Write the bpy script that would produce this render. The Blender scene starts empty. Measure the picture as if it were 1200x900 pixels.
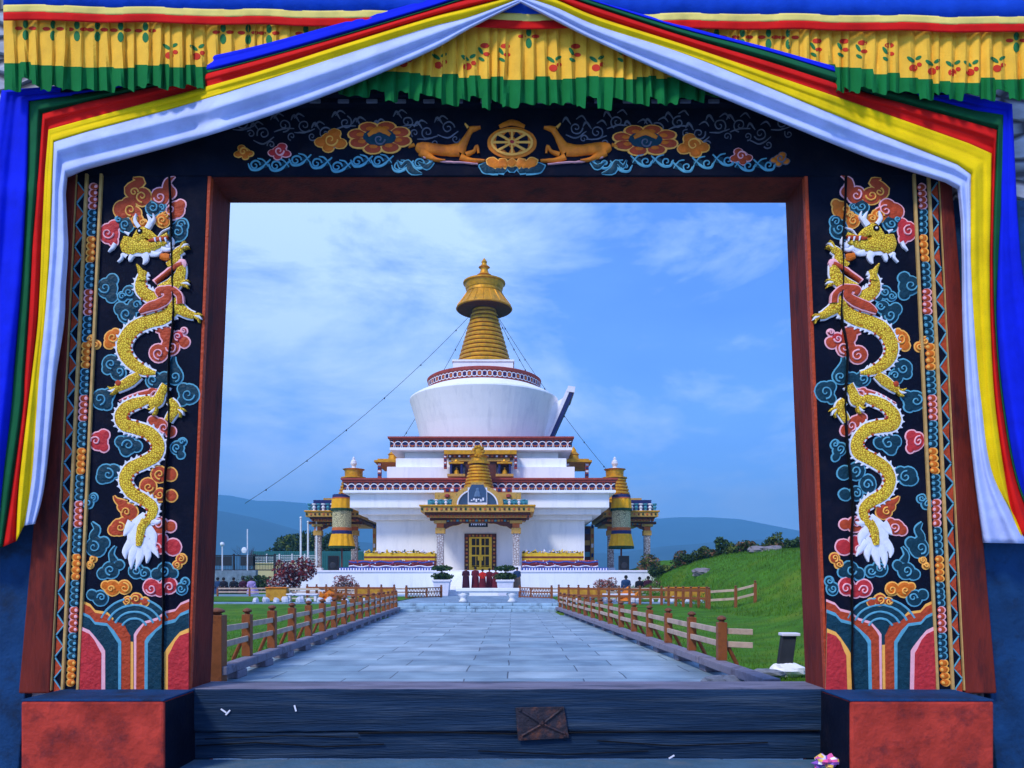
import bpy, math, random
from mathutils import Vector, noise as mnoise
from mathutils.geometry import tessellate_polygon
R = math.radians
rnd = random.Random(7)
sc = bpy.context.scene
COL = sc.collection
# ------------------------------------------------------------------ camera
EYE = 1.58
HOR = 680.0            # horizon row of the 1200x900 photograph
cd = bpy.data.cameras.new('camera'); cam = bpy.data.objects.new('camera', cd); COL.objects.link(cam)
cam.location = (0, 0, EYE); cam.rotation_euler = (R(90), 0, 0)
cd.sensor_fit = 'HORIZONTAL'; cd.sensor_width = 36; cd.lens = 27
cd.shift_y = (HOR - 450) / 1200.0
cd.clip_start = .05; cd.clip_end = 30000
sc.camera = cam
# ------------------------------------------------------------------ light
SUN_EL, SUN_AZ = 46, 218            # azimuth measured clockwise from +Y
w = bpy.data.worlds.new('World'); sc.world = w; w.use_nodes = True
nt = w.node_tree; nt.nodes.clear()
N = nt.nodes.new; L = nt.links.new
out = N('ShaderNodeOutputWorld'); bg = N('ShaderNodeBackground'); L(bg.outputs[0], out.inputs[0])
sky = N('ShaderNodeTexSky'); sky.sky_type = 'NISHITA'; sky.sun_disc = False
sky.sun_elevation = R(SUN_EL); sky.sun_rotation = R(SUN_AZ); sky.air_density = 1.6; sky.dust_density = .6; sky.ozone_density = 3.5
tc = N('ShaderNodeTexCoord'); mp = N('ShaderNodeMapping'); L(tc.outputs['Generated'], mp.inputs[0])
mp.inputs['Scale'].default_value = (1, 1, 2.6); mp.inputs['Location'].default_value = (.35, .2, .1)
n1 = N('ShaderNodeTexNoise'); n1.inputs['Scale'].default_value = 3.2; n1.inputs['Detail'].default_value = 9; n1.inputs['Roughness'].default_value = .64
n1.inputs['Distortion'].default_value = .35
L(mp.outputs[0], n1.inputs['Vector'])
r1 = N('ShaderNodeValToRGB'); r1.color_ramp.elements[0].position = .45; r1.color_ramp.elements[1].position = .68
mul = N('ShaderNodeMixRGB'); mul.blend_type = 'MULTIPLY'; mul.inputs[0].default_value = 1; mul.inputs[2].default_value = (.66, .84, 1.35, 1)
L(sky.outputs[0], mul.inputs[1])
# overcast veil: an even pale blue mixed over the clear sky, then brighter clouds
veil = N('ShaderNodeMixRGB'); veil.inputs[0].default_value = .62; veil.inputs[2].default_value = (1.35, 3.2, 9.6, 1)
L(mul.outputs[0], veil.inputs[1])
cl = N('ShaderNodeMixRGB'); cl.inputs[2].default_value = (5.6, 7.4, 11.8, 1)
dv_ = Vector((-.19, .93, .40)).normalized()
vd = N('ShaderNodeVectorMath'); vd.operation = 'DOT_PRODUCT'; L(tc.outputs['Generated'], vd.inputs[0]); vd.inputs[1].default_value = dv_
pr_n = N('ShaderNodeValToRGB'); pr_n.color_ramp.elements[0].position = .955; pr_n.color_ramp.elements[1].position = 1.0; pr_n.color_ramp.elements[1].color = (.2, .2, .2, 1); L(vd.outputs['Value'], pr_n.inputs[0])
ad_n = N('ShaderNodeMath'); ad_n.operation = 'ADD'; L(n1.outputs['Fac'], ad_n.inputs[0]); L(pr_n.outputs[0], ad_n.inputs[1]); L(ad_n.outputs[0], r1.inputs[0])
n3 = N('ShaderNodeTexNoise'); n3.inputs['Scale'].default_value = 1.7; n3.inputs['Detail'].default_value = 5; L(mp.outputs[0], n3.inputs['Vector'])
r3 = N('ShaderNodeValToRGB'); r3.color_ramp.elements[0].position = .35; r3.color_ramp.elements[0].color = (.56, .66, .82, 1); r3.color_ramp.elements[1].position = .62; L(n3.outputs['Fac'], r3.inputs[0])
dk = N('ShaderNodeMixRGB'); dk.blend_type = 'MULTIPLY'; dk.inputs[0].default_value = 1; L(veil.outputs[0], dk.inputs[1]); L(r3.outputs[0], dk.inputs[2])
sz = N('ShaderNodeSeparateXYZ'); L(tc.outputs['Generated'], sz.inputs[0])
hzr = N('ShaderNodeValToRGB'); hzr.color_ramp.elements[0].position = .0; hzr.color_ramp.elements[0].color = (1, 1, 1, 1); hzr.color_ramp.elements[1].position = .42; hzr.color_ramp.elements[1].color = (0, 0, 0, 1); L(sz.outputs[2], hzr.inputs[0])
hzb = N('ShaderNodeMixRGB'); hzb.blend_type = 'ADD'; hzb.inputs[2].default_value = (1.3, 2.6, 5.0, 1); L(hzr.outputs[0], hzb.inputs[0]); L(dk.outputs[0], hzb.inputs[1])
L(hzb.outputs[0], cl.inputs[1]); L(r1.outputs[0], cl.inputs[0])
L(cl.outputs[0], bg.inputs[0]); bg.inputs[1].default_value = .10
sd = bpy.data.lights.new('sun', 'SUN'); so = bpy.data.objects.new('sun', sd); COL.objects.link(so)
sd.energy = 2.0; sd.angle = R(12); sd.color = (1, .95, .88)
az = R(SUN_AZ); el = R(SUN_EL)
sv = Vector((math.sin(az) * math.cos(el), math.cos(az) * math.cos(el), math.sin(el)))
so.rotation_euler = sv.to_track_quat('Z', 'Y').to_euler(); so.location = (0, -20, 30)
vs = sc.view_settings; vs.view_transform = 'Standard'; vs.look = 'None'; vs.gamma = 1; vs.exposure = 0.58
sc.render.engine = 'CYCLES'
# ------------------------------------------------------------------ helpers
ORD = ['first','second','third','fourth','fifth','sixth','seventh','eighth','ninth','tenth','eleventh','twelfth','thirteenth']
WL = {}
def P(px, py, Y): return Vector(((px - 600) * Y / 900.0, Y, EYE + (HOR - py) * Y / 900.0))
def lerp(a, b, t): return a + (b - a) * t
def sstep(t): t = max(0, min(1, t)); return t * t * (3 - 2 * t)
def interp(pts, x):
    if x <= pts[0][0]: return pts[0][1]
    for (a, va), (b, vb) in zip(pts, pts[1:]):
        if x <= b: return va + (vb - va) * (x - a) / (b - a)
    return pts[-1][1]
MATS = {}
def mat(name, col=None, rough=.65, metal=0, var=.18, scale=5, bump=.15, bscale=40, dirt=None, dscale=2.0, damt=.5, spec=.14, stretch=(1, 1, 1)):
    if name in MATS: return MATS[name]
    m = bpy.data.materials.new(name); m.use_nodes = True; t = m.node_tree; n = t.nodes; l = t.links
    b = n['Principled BSDF']; b.inputs['Roughness'].default_value = rough; b.inputs['Metallic'].default_value = metal
    b.inputs['Specular IOR Level'].default_value = spec
    c = n.new('ShaderNodeTexCoord'); mpn = n.new('ShaderNodeMapping'); mpn.inputs['Scale'].default_value = stretch
    l.new(c.outputs['Object'], mpn.inputs[0]); co = mpn.outputs[0]
    nz = n.new('ShaderNodeTexNoise'); nz.inputs['Scale'].default_value = scale; nz.inputs['Detail'].default_value = 6
    l.new(co, nz.inputs['Vector'])
    mx = n.new('ShaderNodeMixRGB'); l.new(nz.outputs['Fac'], mx.inputs[0])
    mx.inputs[1].default_value = tuple(max(0, x * (1 - var * 1.6)) for x in col) + (1,)
    mx.inputs[2].default_value = tuple(min(1, x * (1 + var * 1.6)) for x in col) + (1,)
    last = mx
    if dirt:
        dz = n.new('ShaderNodeTexNoise'); dz.inputs['Scale'].default_value = dscale; dz.inputs['Detail'].default_value = 9; dz.inputs['Roughness'].default_value = .68
        l.new(co, dz.inputs['Vector'])
        rp = n.new('ShaderNodeValToRGB'); rp.color_ramp.elements[0].position = .50; rp.color_ramp.elements[1].position = .66
        rp.color_ramp.elements[1].color = (damt, damt, damt, 1)
        l.new(dz.outputs['Fac'], rp.inputs[0])
        m2 = n.new('ShaderNodeMixRGB'); l.new(rp.outputs[0], m2.inputs[0]); l.new(mx.outputs[0], m2.inputs[1]); m2.inputs[2].default_value = dirt + (1,)
        last = m2
    l.new(last.outputs[0], b.inputs['Base Color'])
    if bump:
        bz = n.new('ShaderNodeTexNoise'); bz.inputs['Scale'].default_value = bscale; bz.inputs['Detail'].default_value = 5
        l.new(co, bz.inputs['Vector'])
        bp = n.new('ShaderNodeBump'); bp.inputs['Strength'].default_value = bump; bp.inputs['Distance'].default_value = .02
        l.new(bz.outputs['Fac'], bp.inputs['Height']); l.new(bp.outputs[0], b.inputs['Normal'])
    MATS[name] = m; return m
def cell_mat(name, col, gap, cscale, rough=.5, metal=0, bump=.6, stretch=(1, 1, 1), rnd_=.9, var=.15):
    """voronoi cells: scales, stones"""
    m = mat(name, col, rough, metal, var, 6, 0, stretch=stretch); t = m.node_tree; n = t.nodes; l = t.links; b = n['Principled BSDF']
    mpn = [x for x in n if x.type == 'MAPPING'][0]
    v = n.new('ShaderNodeTexVoronoi'); v.feature = 'DISTANCE_TO_EDGE'; v.inputs['Scale'].default_value = cscale; v.inputs['Randomness'].default_value = rnd_
    l.new(mpn.outputs[0], v.inputs['Vector'])
    rp = n.new('ShaderNodeValToRGB'); rp.color_ramp.elements[0].position = .02; rp.color_ramp.elements[1].position = .14
    l.new(v.outputs['Distance'], rp.inputs[0])
    mx = n.new('ShaderNodeMixRGB'); l.new(rp.outputs[0], mx.inputs[0]); mx.inputs[1].default_value = gap + (1,)
    src = b.inputs['Base Color'].links[0].from_socket; l.new(src, mx.inputs[2]); l.new(mx.outputs[0], b.inputs['Base Color'])
    bp = n.new('ShaderNodeBump'); bp.inputs['Strength'].default_value = bump; bp.inputs['Distance'].default_value = .03
    l.new(rp.outputs[0], bp.inputs['Height']); l.new(bp.outputs[0], b.inputs['Normal'])
    return m
class MB:
    def __init__(s): s.v = []; s.f = []; s.m = []; s.mats = []
    def mi(s, m):
        if m not in s.mats: s.mats.append(m)
        return s.mats.index(m)
    def add(s, vs_, fs, m):
        o = len(s.v); k = s.mi(m); s.v += [tuple(v) for v in vs_]
        for f in fs: s.f.append([i + o for i in f]); s.m.append(k)
    def box(s, x0, x1, y0, y1, z0, z1, m):
        s.add([(x0, y0, z0), (x1, y0, z0), (x1, y1, z0), (x0, y1, z0), (x0, y0, z1), (x1, y0, z1), (x1, y1, z1), (x0, y1, z1)],
              [(0, 3, 2, 1), (4, 5, 6, 7), (0, 1, 5, 4), (1, 2, 6, 5), (2, 3, 7, 6), (3, 0, 4, 7)], m)
    def hexa(s, a, b, m):   # two quads a (front) and b (back), 4 points each
        s.add(list(a) + list(b), [(0, 1, 2, 3), (7, 6, 5, 4), (0, 4, 5, 1), (1, 5, 6, 2), (2, 6, 7, 3), (3, 7, 4, 0)], m)
    def rbox(s, c, sz, rz, m, rx=0, ry=0):
        from mathutils import Euler
        e = Euler((rx, ry, rz)).to_matrix(); c = Vector(c); hx, hy, hz = sz[0] / 2, sz[1] / 2, sz[2] / 2
        vv = [c + e @ Vector((x * hx, y * hy, z * hz)) for z in (-1, 1) for (x, y) in ((-1, -1), (1, -1), (1, 1), (-1, 1))]
        s.add(vv, [(0, 3, 2, 1), (4, 5, 6, 7), (0, 1, 5, 4), (1, 2, 6, 5), (2, 3, 7, 6), (3, 0, 4, 7)], m)
    def lathe(s, c, prof, m, n=24, sx=1, sy=1):
        vv = []; ff = []
        for r, z in prof:
            for i in range(n):
                a = 2 * math.pi * i / n; vv.append((c[0] + r * sx * math.cos(a), c[1] + r * sy * math.sin(a), c[2] + z))
        for j in range(len(prof) - 1):
            for i in range(n):
                k = (i + 1) % n; ff.append((j * n + i, j * n + k, (j + 1) * n + k, (j + 1) * n + i))
        ff.append(tuple(range(n - 1, -1, -1))); ff.append(tuple((len(prof) - 1) * n + i for i in range(n)))
        s.add(vv, ff, m)
    def tube(s, pts, rad, m, n=6):
        pts = [Vector(p) for p in pts]; rad = rad if isinstance(rad, (list, tuple)) else [rad] * len(pts)
        vv = []; ff = []
        for i, p in enumerate(pts):
            d = (pts[min(i + 1, len(pts) - 1)] - pts[max(i - 1, 0)]).normalized()
            u = d.cross(Vector((0, 0, 1)) if abs(d.z) < .95 else Vector((1, 0, 0))).normalized(); v = d.cross(u)
            for k in range(n):
                a = 2 * math.pi * k / n; vv.append(p + (u * math.cos(a) + v * math.sin(a)) * rad[i])
        for i in range(len(pts) - 1):
            for k in range(n):
                q = (k + 1) % n; ff.append((i * n + k, i * n + q, (i + 1) * n + q, (i + 1) * n + k))
        ff.append(tuple(range(n - 1, -1, -1))); ff.append(tuple((len(pts) - 1) * n + k for k in range(n)))
        s.add(vv, ff, m)
    def grid(s, rows, m):
        nr, nc = len(rows), len(rows[0]); vv = [p for r in rows for p in r]
        s.add(vv, [(j * nc + i, j * nc + i + 1, (j + 1) * nc + i + 1, (j + 1) * nc + i) for j in range(nr - 1) for i in range(nc - 1)], m)
    def build(s, name, parent=None, smooth=False, bevel=0, solid=0, origin=None, bseg=2):
        me = bpy.data.meshes.new(name)
        o0 = Vector((0, 0, 0))
        if parent is not None: o0 = WL[parent.name]
        elif origin is not None: o0 = Vector(origin)
        me.from_pydata([tuple(Vector(v) - o0) for v in s.v], [], s.f)
        for m in s.mats: me.materials.append(m)
        me.polygons.foreach_set('material_index', s.m)
        if smooth: me.polygons.foreach_set('use_smooth', [True] * len(me.polygons))
        me.update()
        o = bpy.data.objects.new(name, me); COL.objects.link(o)
        if parent is not None: o.parent = parent
        else: o.location = o0
        WL[o.name] = o0.copy()
        if bevel:
            b = o.modifiers.new('bevel', 'BEVEL'); b.width = bevel; b.segments = bseg; b.limit_method = 'ANGLE'; b.angle_limit = R(40)
        if solid:
            q = o.modifiers.new('solid', 'SOLIDIFY'); q.thickness = solid; q.offset = 0
        return o
def tag(o, label, cat, group=None, kind=None):
    o['label'] = label; o['category'] = cat
    if group: o['group'] = group
    if kind: o['kind'] = kind
    return o
def thing(name, label, cat, loc, group=None):
    o = bpy.data.objects.new(name, None); COL.objects.link(o); o.location = loc; o.empty_display_size = .2
    WL[o.name] = Vector(loc); return tag(o, label, cat, group)
def struct(o): o['kind'] = 'structure'; return o
def copy_tree(o, parent=None):
    c = o.copy(); COL.objects.link(c); c.parent = parent
    for ch in [x for x in list(COL.objects) if x.parent == o]: copy_tree(ch, c)
    return c
def catmull(pts, n=5):
    if len(pts) < 3: return list(pts)
    out_ = []; q = [pts[0]] + list(pts) + [pts[-1]]
    for i in range(1, len(q) - 2):
        for k in range(n):
            t = k / n
            out_.append(tuple(.5 * (2 * b + (c - a) * t + (2 * a - 5 * b + 4 * c - d) * t * t + (3 * b - a - 3 * c + d) * t ** 3)
                              for a, b, c, d in zip(q[i - 1], q[i], q[i + 1], q[i + 2])))
    out_.append(tuple(pts[-1])); return out_
# relief painting toolkit: shapes given in photo pixels on a vertical plane
class Relief(MB):
    def __init__(s, Y=6.0, mirror=None): super().__init__(); s.Y = Y; s.mir = mirror
    def pt(s, x, y, d):
        if s.mir:
            x, y = x + 3.2 * mnoise.noise((x * .02, y * .016, 9)), y + (5 * mnoise.noise((x * .02, y * .013, 4)) if 215 < y < 695 else 0)
            x = s.mir - x
        x += .5 * mnoise.noise((x * .2, y * .2, 1)); y += .5 * mnoise.noise((x * .2, y * .2, 7))
        p = P(x, y, s.Y); p.y -= d; return p
    def dome(s, x, y, r, m, d=.006, h=.006, n=16, ry=None):
        ry = ry or r; vv = [s.pt(x, y, d + h)]; e = rnd.uniform(-.0006, .0006)
        for rr, dd in ((.6, d + h * .75), (1, d + e), (1.0, .001)):
            vv += [s.pt(x + r * rr * math.cos(2 * math.pi * i / n), y + ry * rr * math.sin(2 * math.pi * i / n), dd) for i in range(n)]
        ff = [(0, 1 + i, 1 + (i + 1) % n) for i in range(n)]
        for k in range(2):
            for i in range(n): j = (i + 1) % n; ff.append((1 + k * n + i, 1 + (k + 1) * n + i, 1 + (k + 1) * n + j, 1 + k * n + j))
        s.add(vv, ff, m)
    def path(s, pts, m, d=.006, h=.006, sub=5):
        """pts (x, y, r)"""
        q = catmull(pts, sub); rows = []; e = rnd.uniform(-.0006, .0006)
        for i, (x, y, r) in enumerate(q):
            a = q[max(i - 1, 0)]; b = q[min(i + 1, len(q) - 1)]; dx, dy = b[0] - a[0], b[1] - a[1]; ln = math.hypot(dx, dy) or 1; nx, ny = -dy / ln, dx / ln
            r = max(r, .15)
            rows.append([s.pt(x + nx * r, y + ny * r, .001), s.pt(x + nx * r, y + ny * r, d + e), s.pt(x + nx * r * .5, y + ny * r * .5, d + h * .8), s.pt(x, y, d + h),
                         s.pt(x - nx * r * .5, y - ny * r * .5, d + h * .8), s.pt(x - nx * r, y - ny * r, d + e), s.pt(x - nx * r, y - ny * r, .001)])
        s.grid(rows, m)
    def poly(s, pts, m, d=.008, back=.001):
        f = [s.pt(x, y, d) for x, y in pts]; b = [s.pt(x, y, back) for x, y in pts]; n = len(pts)
        tr = tessellate_polygon([[Vector((p[0], p[1], 0)) for p in pts]])
        s.add(f + b, [tuple(t) for t in tr] + [(i, (i + 1) % n, n + (i + 1) % n, n + i) for i in range(n)], m)
    def spiral(s, x, y, r, m, turns=1.2, sgn=1, a0=0, w=1.1, d=.015, tail=True):
        pts = []
        k = 16
        for i in range(k + 1):
            t = i / k; a = a0 + sgn * t * turns * 2 * math.pi; rr = r * (1 - .86 * t)
            pts.append((x + rr * math.cos(a), y + rr * math.sin(a), w * (1 - .35 * t)))
        s.path(pts, m, d, .004, sub=2)
    def cloud(s, lobes, fill, line, spirals=None, lw=1.7, tail=None):
        for k, (x, y, r) in enumerate(lobes):
            s.dome(x, y, r, line, .004, .002)
            s.dome(x, y, r - lw, fill, .0075, .003)
        if tail:
            s.path([(x, y, r) for x, y, r in tail], line, .004, .002)
            s.path([(x, y, max(.2, r - lw)) for x, y, r in tail], fill, .0075, .003)
        for sp in (spirals or [(q[0], q[1], q[2] * .58, (1, -1)[k % 2]) for k, q in enumerate(lobes[:2])]):
            s.spiral(sp[0], sp[1], sp[2], line, 1.25, sp[3], a0=rnd.choice((0, 1.5, 3, 4.5)), w=max(.8, lw * .55))
# ------------------------------------------------------------------ materials
navy = mat('navy_paint', (.004, .006, .016), .75, var=.35, scale=4, bump=.3, bscale=25, dirt=(.018, .014, .022), dscale=5, damt=.5, spec=.05)
navy2 = mat('blue_grey_paint', (.006, .040, .12), .8, var=.4, scale=4, bump=.5, bscale=26, dirt=(.008, .018, .04), dscale=3, damt=.85, spec=.15)
wood_navy = mat('weathered_navy_beam', (.008, .026, .060), .7, var=.55, scale=3, bump=.8, bscale=16, dirt=(.07, .10, .14), dscale=3.2, damt=.45, stretch=(.25, 1, 6))
red_jamb = mat('maroon_paint', (.150, .016, .009), .75, spec=.2, var=.4, scale=4, bump=.35, bscale=22, dirt=(.03, .006, .008), dscale=3, damt=.75, stretch=(2, 2, .5))
red_block = mat('red_plaster', (.38, .036, .022), .85, var=.5, scale=5, bump=.7, bscale=20, dirt=(.10, .018, .02), dscale=3.5, damt=.9, spec=.15)
goldline = mat('ochre_line_paint', (.50, .30, .10), .45, var=.25, scale=20, bump=.1)
c_rust = mat('rust_paint', (.42, .055, .018), .5, var=.25, scale=20, bump=.6, bscale=38)
c_pinkred = mat('crimson_paint', (.48, .03, .035), .5, var=.25, scale=20, bump=.6, bscale=38)
c_orangef = mat('burnt_orange_paint', (.62, .14, .012), .5, var=.25, scale=20, bump=.6, bscale=38)
c_teal = mat('deep_teal_paint', (.006, .038, .060), .5, var=.3, scale=20, bump=.6, bscale=38)
l_pink = mat('pink_line_paint', (.90, .42, .46), .5, var=.12, scale=30, bump=.1)
l_orange = mat('orange_line_paint', (.95, .42, .08), .5, var=.12, scale=30, bump=.1)
l_teal = mat('pale_teal_line_paint', (.10, .33, .44), .5, var=.2, scale=30, bump=.1)
l_white = mat('white_line_paint', (.72, .72, .80), .5, var=.1, scale=30, bump=.1)
l_dim = mat('worn_grey_line_paint', (.13, .14, .19), .6, var=.4, scale=20, bump=.1)
c_gold = cell_mat('dragon_gold', (1.0, .62, .05), (.50, .20, .01), 60, .4, 0, .6)
c_ochre = mat('ochre_orange_paint', (.72, .19, .015), .45, var=.3, scale=14, bump=.25, bscale=50, dirt=(.40, .08, .02), dscale=9, damt=.6)
blackm = mat('black_gap', (.004, .004, .006), .8, var=.2, bump=0)
# cloth
def cloth(name, col): return mat(name, col, .85, var=.16, scale=5, bump=.55, bscale=7, spec=.1, dirt=tuple(c * .72 for c in col), dscale=2.2, damt=.6)
f_white = cloth('white_cloth', (.46, .52, .80)); f_yellow = cloth('yellow_cloth', (.82, .54, .004)); f_red = cloth('red_cloth', (.62, .010, .008))
f_green = cloth('green_cloth', (.008, .10, .035)); f_blue = cloth('blue_cloth', (.004, .016, .58)); f_gold = mat('printed_yellow_cotton', (.86, .44, .035), .8, var=.16, scale=9, bump=.2, bscale=90, spec=.2)
f_hem = cloth('green_hem_cloth', (.006, .15, .035)); f_header = cloth('royal_blue_band', (.008, .065, .52)); f_cream = cloth('pale_yellow_band', (.80, .62, .16))

# ================================================================== THE GATE
def edge(xt, xb, y, yt=207., yb=808.): return xt + (xb - xt) * (y - yt) / (yb - yt)
gate = thing('painted_timber_gate', 'carved timber gateway painted navy and maroon with gold dragons, open on the stupa beyond', 'gate', (P(595, 680, 6.0).x, 6.0, 0))
GY = 6.0; CX2 = 1190.
def strip(mb, xt0, xb0, xt1, xb1, yt, yb, m, y0, y1, mir=None):
    """tapered upright prism between two slanting lines, front plane y0, back plane y1 (metres)"""
    def q(Yp):
        r = []
        for (xt, xb, yy) in ((xt0, xb0, yb), (xt1, xb1, yb), (xt1, xb1, yt), (xt0, xb0, yt)):
            x = edge(xt, xb, yy)
            if mir: x = mir - x
            p = P(x, yy, GY); p.y = Yp; r.append(p)
        return r
    a, b = q(y0), q(y1)
    if mir: a = [a[1], a[0], a[3], a[2]]; b = [b[1], b[0], b[3], b[2]]
    mb.hexa(a, b, m)
BASEY = 900.
for mir in (None, CX2):
    mb = MB(); strip(mb, 205, 180, 247, 222, 150, 812, red_jamb, 6.004, 6.43, mir); mb.build('inner_jamb', gate, bevel=.012)
    mb = MB(); strip(mb, 78, 25, 91, 61, 120, 812, red_jamb, 5.965, 6.43, mir); mb.build('outer_jamb', gate, bevel=.012)
    # navy carved panel made of two planks with a dark joint between them
    mb = MB()
    strip(mb, 89, 60, 243, 219, 150, 810, navy, 5.999, 6.05, mir)
    strip(mb, 243.5, 219.5, 247.5, 222.5, 150, 810, c_rust, 5.996, 6.05, mir)
    pan = mb.build('carved_panel', gate, bevel=.004)
    # border strips
    mb = MB()
    for (a, b_) in ((89.5, 60.5), (103, 74.5), (120, 92.5)):
        strip(mb, a - 1.6, b_ - 1.6, a + 1.6, b_ + 1.6, 205, 809, goldline, 5.975, 6.0, mir)
    mb.build('gold_border_rail', gate, bevel=.004)
    # diamond strip
    rl = Relief(GY, mir); y = 214
    rl2 = Relief(GY, mir)
    while y < 800:
        xc0 = lambda yy: edge(92.3, 63.5, yy); xc1 = lambda yy: edge(101.2, 72.5, yy)
        rl.poly([(xc0(y), y), (xc1(y + 12), y + 12), (xc0(y + 24), y + 24)], c_rust, .006)
        rl.path([(xc0(y) , y, .8), (xc1(y + 12), y + 12, .8), (xc0(y + 24), y + 24, .8)], l_teal, .009, .002, sub=1)
        y += 25.3
    rl.build('diamond_border', pan)
    y = 214; k = 0; rl = Relief(GY, mir)
    while y < 800:
        fill, line = ((c_rust, l_pink), (c_teal, l_teal), (c_orangef, l_orange), (c_teal, l_teal))[k % 4]
        for j in range(4):
            yy = y + 5 + j * 7.6
            if yy > 803: break
            xc = edge(111.5, 83.5, yy)
            rl.dome(xc - 1.2, yy, 5.6, line, .003, .002, ry=4.6); rl.dome(xc, yy, 4.8, fill, .006, .005, ry=3.7); rl.dome(xc + 2, yy, 2.0, line, .010, .003, n=8)
        y += 31; k += 1
    rl.build('scallop_border', pan)
    # clouds ---------------------------------------------------------------
    T = (c_teal, l_teal); O = (c_orangef, l_orange); K = (c_pinkred, l_pink); U = (c_rust, l_orange); V = (c_rust, l_pink)
    clouds = [
        (U, [(167, 231, 12), (158, 226, 9)], None, [(156, 209, 1.5), (166, 213, 6), (152, 222, 7), (160, 230, 9)]),
        (U, [(144, 246, 12), (151, 240, 10), (158, 250, 9)], [(154, 247, 7, 1)], None),
        (V, [(188, 231, 12), (199, 226, 9)], [(188, 232, 7, -1)], [(206, 207, 1.2), (197, 213, 5), (197, 222, 8)]),
        (T, [(180, 244, 10), (190, 243, 6)], None, None),
        (V, [(207, 246, 11), (212, 240, 7), (203, 252, 7)], [(201, 247, 6, 1)], None),
        (O, [(160, 258, 9), (168, 262, 6)], None, None), (O, [(191, 259, 9), (195, 252, 6)], None, None),
        (T, [(148, 264, 10), (140, 258, 6)], None, None),
        (T, [(209, 272, 12), (213, 264, 9), (203, 278, 8)], None, None),
        (K, [(128, 274, 13), (134, 265, 8), (133, 283, 7)], [(127, 274, 7, 1)], None),
        (T, [(126, 338, 13), (132, 328, 8), (131, 348, 8)], [(124, 338, 7, -1)], None),
        (T, [(149, 368, 12), (142, 362, 9), (158, 359, 9)], [(149, 369, 7, 1), (161, 358, 5, -1)], None),
        (O, [(133, 397, 11), (128, 403, 7), (136, 390, 6)], [(133, 396, 6, 1)], None),
        (V, [(186, 414, 12), (200, 406, 12), (216, 401, 8), (196, 392, 10)], [(187, 415, 7, 1), (202, 407, 7, -1)], [(183, 386, 4), (194, 389, 7), (198, 398, 9)]),
        (T, [(131, 427, 12), (139, 437, 10), (126, 433, 7)], [(131, 427, 6, 1), (141, 436, 5, -1)], [(140, 418, 4), (136, 424, 8)]),
        (T, [(205, 441, 11), (181, 446, 11), (193, 443, 8)], [(180, 446, 6, 1), (206, 442, 6, -1)], [(204, 418, 3), (203, 428, 6), (208, 438, 7)]),
        (T, [(120, 468, 13), (128, 462, 8), (126, 475, 7)], [(118, 468, 7, -1)], None),
        (T, [(222, 462, 13), (215, 456, 8), (214, 470, 7)], [(221, 463, 8, 1)], None),
        (V, [(186, 463, 9), (179, 459, 6)], [(183, 463, 6, 1)], [(140, 470, 1), (152, 466, 3), (166, 463, 5), (178, 462, 7)]),
        (V, [(187, 500, 11), (200, 506, 8), (180, 494, 8)], [(193, 502, 6, 1)], None),
        (K, [(116, 517, 12), (122, 510, 8), (122, 524, 7)], [(113, 517, 6, 1)], None),
        (T, [(150, 522, 12), (142, 518, 8), (160, 523, 8), (148, 528, 8)], [(151, 522, 7, 1)], None),
        (T, [(125, 555, 12), (134, 552, 9), (120, 560, 8)], [(128, 556, 7, 1)], None),
        (U, [(187, 556, 11), (200, 556, 9), (174, 570, 11), (201, 581, 8), (188, 580, 9)], [(188, 556, 6, 1), (175, 571, 6, 1), (188, 580, 5, -1)], None),
        (U, [(152, 600, 11), (145, 594, 8)], [(149, 600, 5, 1)], [(134, 581, 1.5), (137, 586, 4), (147, 592, 7)]),
        (U, [(140, 618, 11), (134, 621, 8), (145, 612, 7)], [(142, 618, 6, 1)], None),
        (V, [(188, 616, 11), (200, 617, 8)], [(186, 614, 6, 1)], None),
        (K, [(188, 640, 10), (203, 641, 11), (190, 632, 8)], [(184, 642, 6, -1)], None),
        (T, [(113, 641, 13), (122, 636, 8)], [(111, 641, 7, 1)], [(108, 612, 2), (114, 620, 5), (110, 629, 6), (116, 637, 8)]),
        (T, [(130, 668, 11), (140, 662, 7), (121, 672, 8)], [(130, 668, 6, 1)], [(136, 640, 2), (131, 649, 4), (134, 658, 6)]),
        (T, [(160, 669, 10), (170, 672, 8)], None, None), (T, [(194, 669, 11), (184, 673, 8), (203, 672, 7)], [(193, 669, 6, -1)], None),
        (O, [(132, 689, 10), (146, 688, 9), (124, 686, 6)], [(147, 689, 6, 1), (131, 690, 4, -1)], None),
        (K, [(178, 688, 11), (198, 686, 11), (188, 691, 9)], [(178, 690, 6, -1), (199, 688, 6, 1)], None),
        (T, [(118, 701, 10), (108, 697, 7)], [(120, 700, 5, 1)], None),
        (T, [(152, 343, 9), (144, 348, 7), (160, 350, 6)], None, None), (O, [(107, 398, 6), (113, 404, 6)], None, None), (T, [(208, 525, 9), (214, 518, 6), (212, 533, 6)], None, None), (U, [(213, 655, 7), (208, 662, 6)], None, None),
        (T, [(104, 590, 7), (110, 583, 6)], None, None), (K, [(209, 395, 8), (216, 388, 5)], None, None), (O, [(110, 655, 5), (106, 662, 5)], None, None), (T, [(213, 690, 8), (217, 682, 6)], None, None), (U, [(160, 702, 8), (150, 704, 6), (170, 705, 6)], None, None),
    ]
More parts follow.
